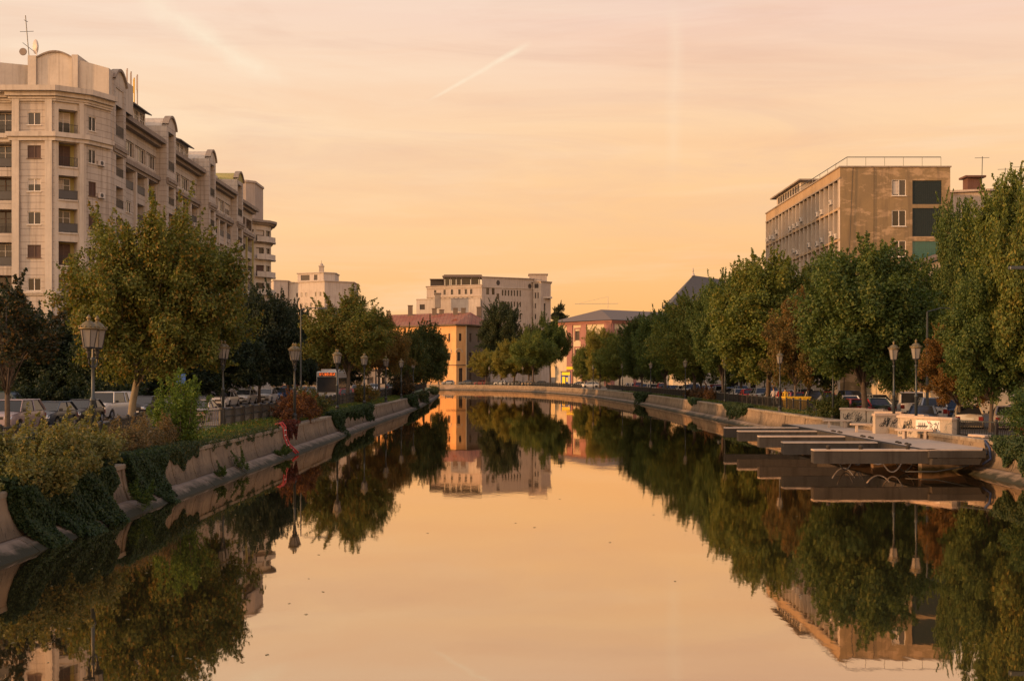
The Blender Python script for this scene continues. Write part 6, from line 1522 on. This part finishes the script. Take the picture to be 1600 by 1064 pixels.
for px, w_, lab in ((893, 2.8, 'left yellow lit shop sign above the kiosk'), (908, 2.6, 'right yellow lit shop sign beyond the kiosk')):
    s_ = empty('shop_sign', (PX(px, 352), 352, 1.3), lab, 'sign')
    m = MB(); m.box(-w_/2, w_/2, -.1, .1, 4.6, 5.3); m.build('panel', 'sign_yellow_lit', s_, loc=(0, 0, 0))
    m = MB(); m.box(-w_/2+.1, -w_/2+.2, .02, .12, 0, 4.6); m.box(w_/2-.2, w_/2-.1, .02, .12, 0, 4.6); m.build('post', 'iron_black', s_, loc=(0, 0, 0))
sk = empty('yellow_skip', (PX(1244, 112), 112, 1.3), 'yellow metal skip beside the fence behind the lone lamp', 'skip')
m = MB(); m.add([(-.9, -.6, .15), (.9, -.6, .15), (.9, .6, .15), (-.9, .6, .15), (-1.1, -.75, 1.2), (1.1, -.75, 1.2), (1.1, .75, 1.2), (-1.1, .75, 1.2)], [(0, 3, 2, 1), (4, 5, 6, 7), (0, 1, 5, 4), (1, 2, 6, 5), (2, 3, 7, 6), (3, 0, 4, 7)])
for k in range(5): m.box(-.9+k*.42, -.84+k*.42, -.82, -.70, .3, 1.15)
m.box(-1.15, 1.15, -.80, .80, 1.201, 1.27); m.build('body', 'yellow_paint', sk, loc=(0, 0, 0))
m = MB(); 
for s in (-.7, .7): m.box(s-.06, s+.06, -.5, .5, 0, .148)
m.build('foot', 'iron_black', sk, loc=(0, 0, 0))
sg = empty('road_sign', (PX(283, 95), 95, 1.5), 'small blue road sign behind the green sapling', 'sign')
m = MB(); m.tube([(0, 0, 0), (0, 0, 3.1)], .035, 6); m.build('post', 'iron_bluish', sg, loc=(0, 0, 0)); m = MB(); m.bbox(-.35, .35, -.05, -.02, 2.3, 3.05, .02); m.build('panel', 'blue_paint', sg, loc=(0, 0, 0))
# bin bag like barrier pieces are left out; pedestrians
def person(x, y, z, rz, jacket, label, stride=.22, trousers='cloth_dark', helmet=False):
    root = empty('person', (x, y, z), label, 'person', rz=rz)
    V_ = [(0, 0, .95), (0, 0, 1.15), (0, 0, 1.38), (0, 0, 1.50), (0, .01, 1.60), (0, .015, 1.70)]; Rr = [(.15, .11), (.135, .10), (.16, .10), (.055, .055), (.085, .095), (.075, .085)]
    E_ = [(0, 1), (1, 2), (2, 3), (3, 4), (4, 5)]
    for s in (-1, 1):
        b = len(V_); st_ = stride*s
        V_ += [(s*.10, 0, .88), (s*.10, st_*.5+.03, .48), (s*.10, st_, .09), (s*.10, st_+.14, .04)]; Rr += [(.095, .10), (.06, .065), (.042, .045), (.035, .03)]; E_ += [(0, b), (b, b+1), (b+1, b+2), (b+2, b+3)]
        b = len(V_); V_ += [(s*.19, 0, 1.40), (s*.25, -st_*.4, 1.13), (s*.25, -st_*.9+.08, .90), (s*.25, -st_+.10, .82)]; Rr += [(.06, .06), (.045, .045), (.035, .035), (.03, .02)]; E_ += [(2, b), (b, b+1), (b+1, b+2), (b+2, b+3)]
    me = bpy.data.meshes.new('body'); me.from_pydata(V_, E_, []); o = bpy.data.objects.new('tmp', me); COL.objects.link(o)
    md = o.modifiers.new('s', 'SKIN'); o.modifiers.new('d', 'SUBSURF').levels = 1
    for i, r_ in enumerate(Rr): me.skin_vertices[0].data[i].radius = r_
    me.skin_vertices[0].data[0].use_root = True
    dg = bpy.context.evaluated_depsgraph_get(); dg.update(); m2 = bpy.data.meshes.new_from_object(o.evaluated_get(dg)); bpy.data.objects.remove(o)
    m2.materials.clear()
    for k in (trousers, 'cloth', 'skin', 'car_trim'): m2.materials.append(MAT[k])
    for p in m2.polygons: p.material_index = 3 if p.center.z < .09 else (0 if p.center.z < .93 and abs(p.center.x) < .2 else (2 if p.center.z > 1.49 or p.center.z < .87 else 1)); p.use_smooth = True
    b = link('body', m2, root, (0, 0, 0)); b.color = jacket
    hm = MB(); hm.lathe([(.10, 1.66), (.105, 1.72), (.085, 1.78), (.03, 1.815)], (0, -.01, 0), 10); hm.build('helmet' if helmet else 'hair', 'white_paint' if helmet else 'hair', root, True, loc=(0, 0, 0))
person(PX(1209, 128), 128, 1.38, 0, (.55, .50, .48, 1), 'person in white top walking behind the lone lamp')
person(PX(1218, 126), 126, 1.38, .4, (.35, .02, .02, 1), 'person in red jacket walking between the white and the yellow tops')
person(PX(1227, 125), 125, 1.38, -.3, (.55, .38, .05, 1), 'person in yellow vest walking left of the yellow skip')
person(PX(349, 108), 108, 1.5, NB, (.02, .02, .025, 1), 'person in dark jacket and white trousers standing by the lamp pole', .1, 'white_paint')
person(PX(394, 150), 148, 1.62, .3, (.02, .02, .02, 1), 'person in black walking behind the pale hatchback')
# rider on scooter
sco = empty('scooter', (PX(466, 110), 110, 1.5), 'motor scooter ridden beside the queue near the red shrub', 'scooter', rz=NB)
m = MB(); m.bbox(-.16, .16, -.65, .15, .45, .80, .05); m.bbox(-.18, .18, .1, .6, .28, .36, .02); m.bbox(-.2, .2, .52, .62, .3, .95, .04); m.tube([(0, .6, .9), (0, .5, 1.05)], .03, 6); m.tube([(-.3, .48, 1.07), (.3, .48, 1.07)], .02, 6); m.build('body', 'car_paint', sco, loc=(0, 0, 0)).color = BK
for yy in (-.5, .72):
    t = MB(); t.lathe([(.14, -.05), (.24, -.05), (.26, 0), (.24, .05), (.14, .05)], (0, 0, 0), 12); t.v = [(z, yy+x, y_+.26) for x, y_, z in t.v]; t.build('wheel', 'tyre', sco, loc=(0, 0, 0))
m = MB(); m.lathe([(.06, 0), (.06, .03)], (0, 0, 0), 10); m.v = [(x, .63+z, y_+.85) for x, y_, z in m.v]; m.build('headlight', 'headlamp_lit', sco, loc=(0, 0, 0))
rd_ = empty('person', (PX(466, 110), 110.2, 1.5), 'rider with white helmet and dark jacket on the scooter', 'person', rz=NB)
V_ = [(0, 0, .90), (0, .05, 1.12), (0, .10, 1.34), (0, .12, 1.45), (0, .15, 1.55), (0, .16, 1.64)]; Rr = [(.15, .12), (.14, .11), (.17, .11), (.06, .06), (.09, .1), (.08, .09)]; E_ = [(i, i+1) for i in range(5)]
for s in (-1, 1):
    b = len(V_); V_ += [(s*.12, .05, .88), (s*.17, .45, .84), (s*.16, .42, .45), (s*.16, .52, .38)]; Rr += [(.1, .1), (.07, .07), (.05, .05), (.04, .03)]; E_ += [(0, b), (b, b+1), (b+1, b+2), (b+2, b+3)]
    b = len(V_); V_ += [(s*.2, .1, 1.36), (s*.27, .25, 1.15), (s*.28, .45, 1.10)]; Rr += [(.06, .06), (.045, .045), (.035, .035)]; E_ += [(2, b), (b, b+1), (b+1, b+2)]
me = bpy.data.meshes.new('body'); me.from_pydata(V_, E_, []); o = bpy.data.objects.new('tmp', me); COL.objects.link(o); o.modifiers.new('s', 'SKIN'); o.modifiers.new('d', 'SUBSURF').levels = 1
for i, r_ in enumerate(Rr): me.skin_vertices[0].data[i].radius = r_
me.skin_vertices[0].data[0].use_root = True
dg = bpy.context.evaluated_depsgraph_get(); dg.update(); m2 = bpy.data.meshes.new_from_object(o.evaluated_get(dg)); bpy.data.objects.remove(o); m2.materials.clear()
for k in ('cloth_dark', 'skin'): m2.materials.append(MAT[k])
for p in m2.polygons: p.material_index = 1 if p.center.z > 1.44 else 0
link('body', m2, rd_, (0, 0, 0))
m = MB(); m.lathe([(.12, 1.50), (.14, 1.58), (.135, 1.68), (.08, 1.77), (.02, 1.79)], (0, .14, 0), 12); m.build('helmet', 'white_paint', rd_, True, loc=(0, 0, 0))
# unused prototypes never placed
for k, v in PROTO.items():
    if k not in USED:
        for c in kids(v):
            for g_ in kids(c): bpy.data.objects.remove(g_)
            bpy.data.objects.remove(c)
        bpy.data.objects.remove(v)
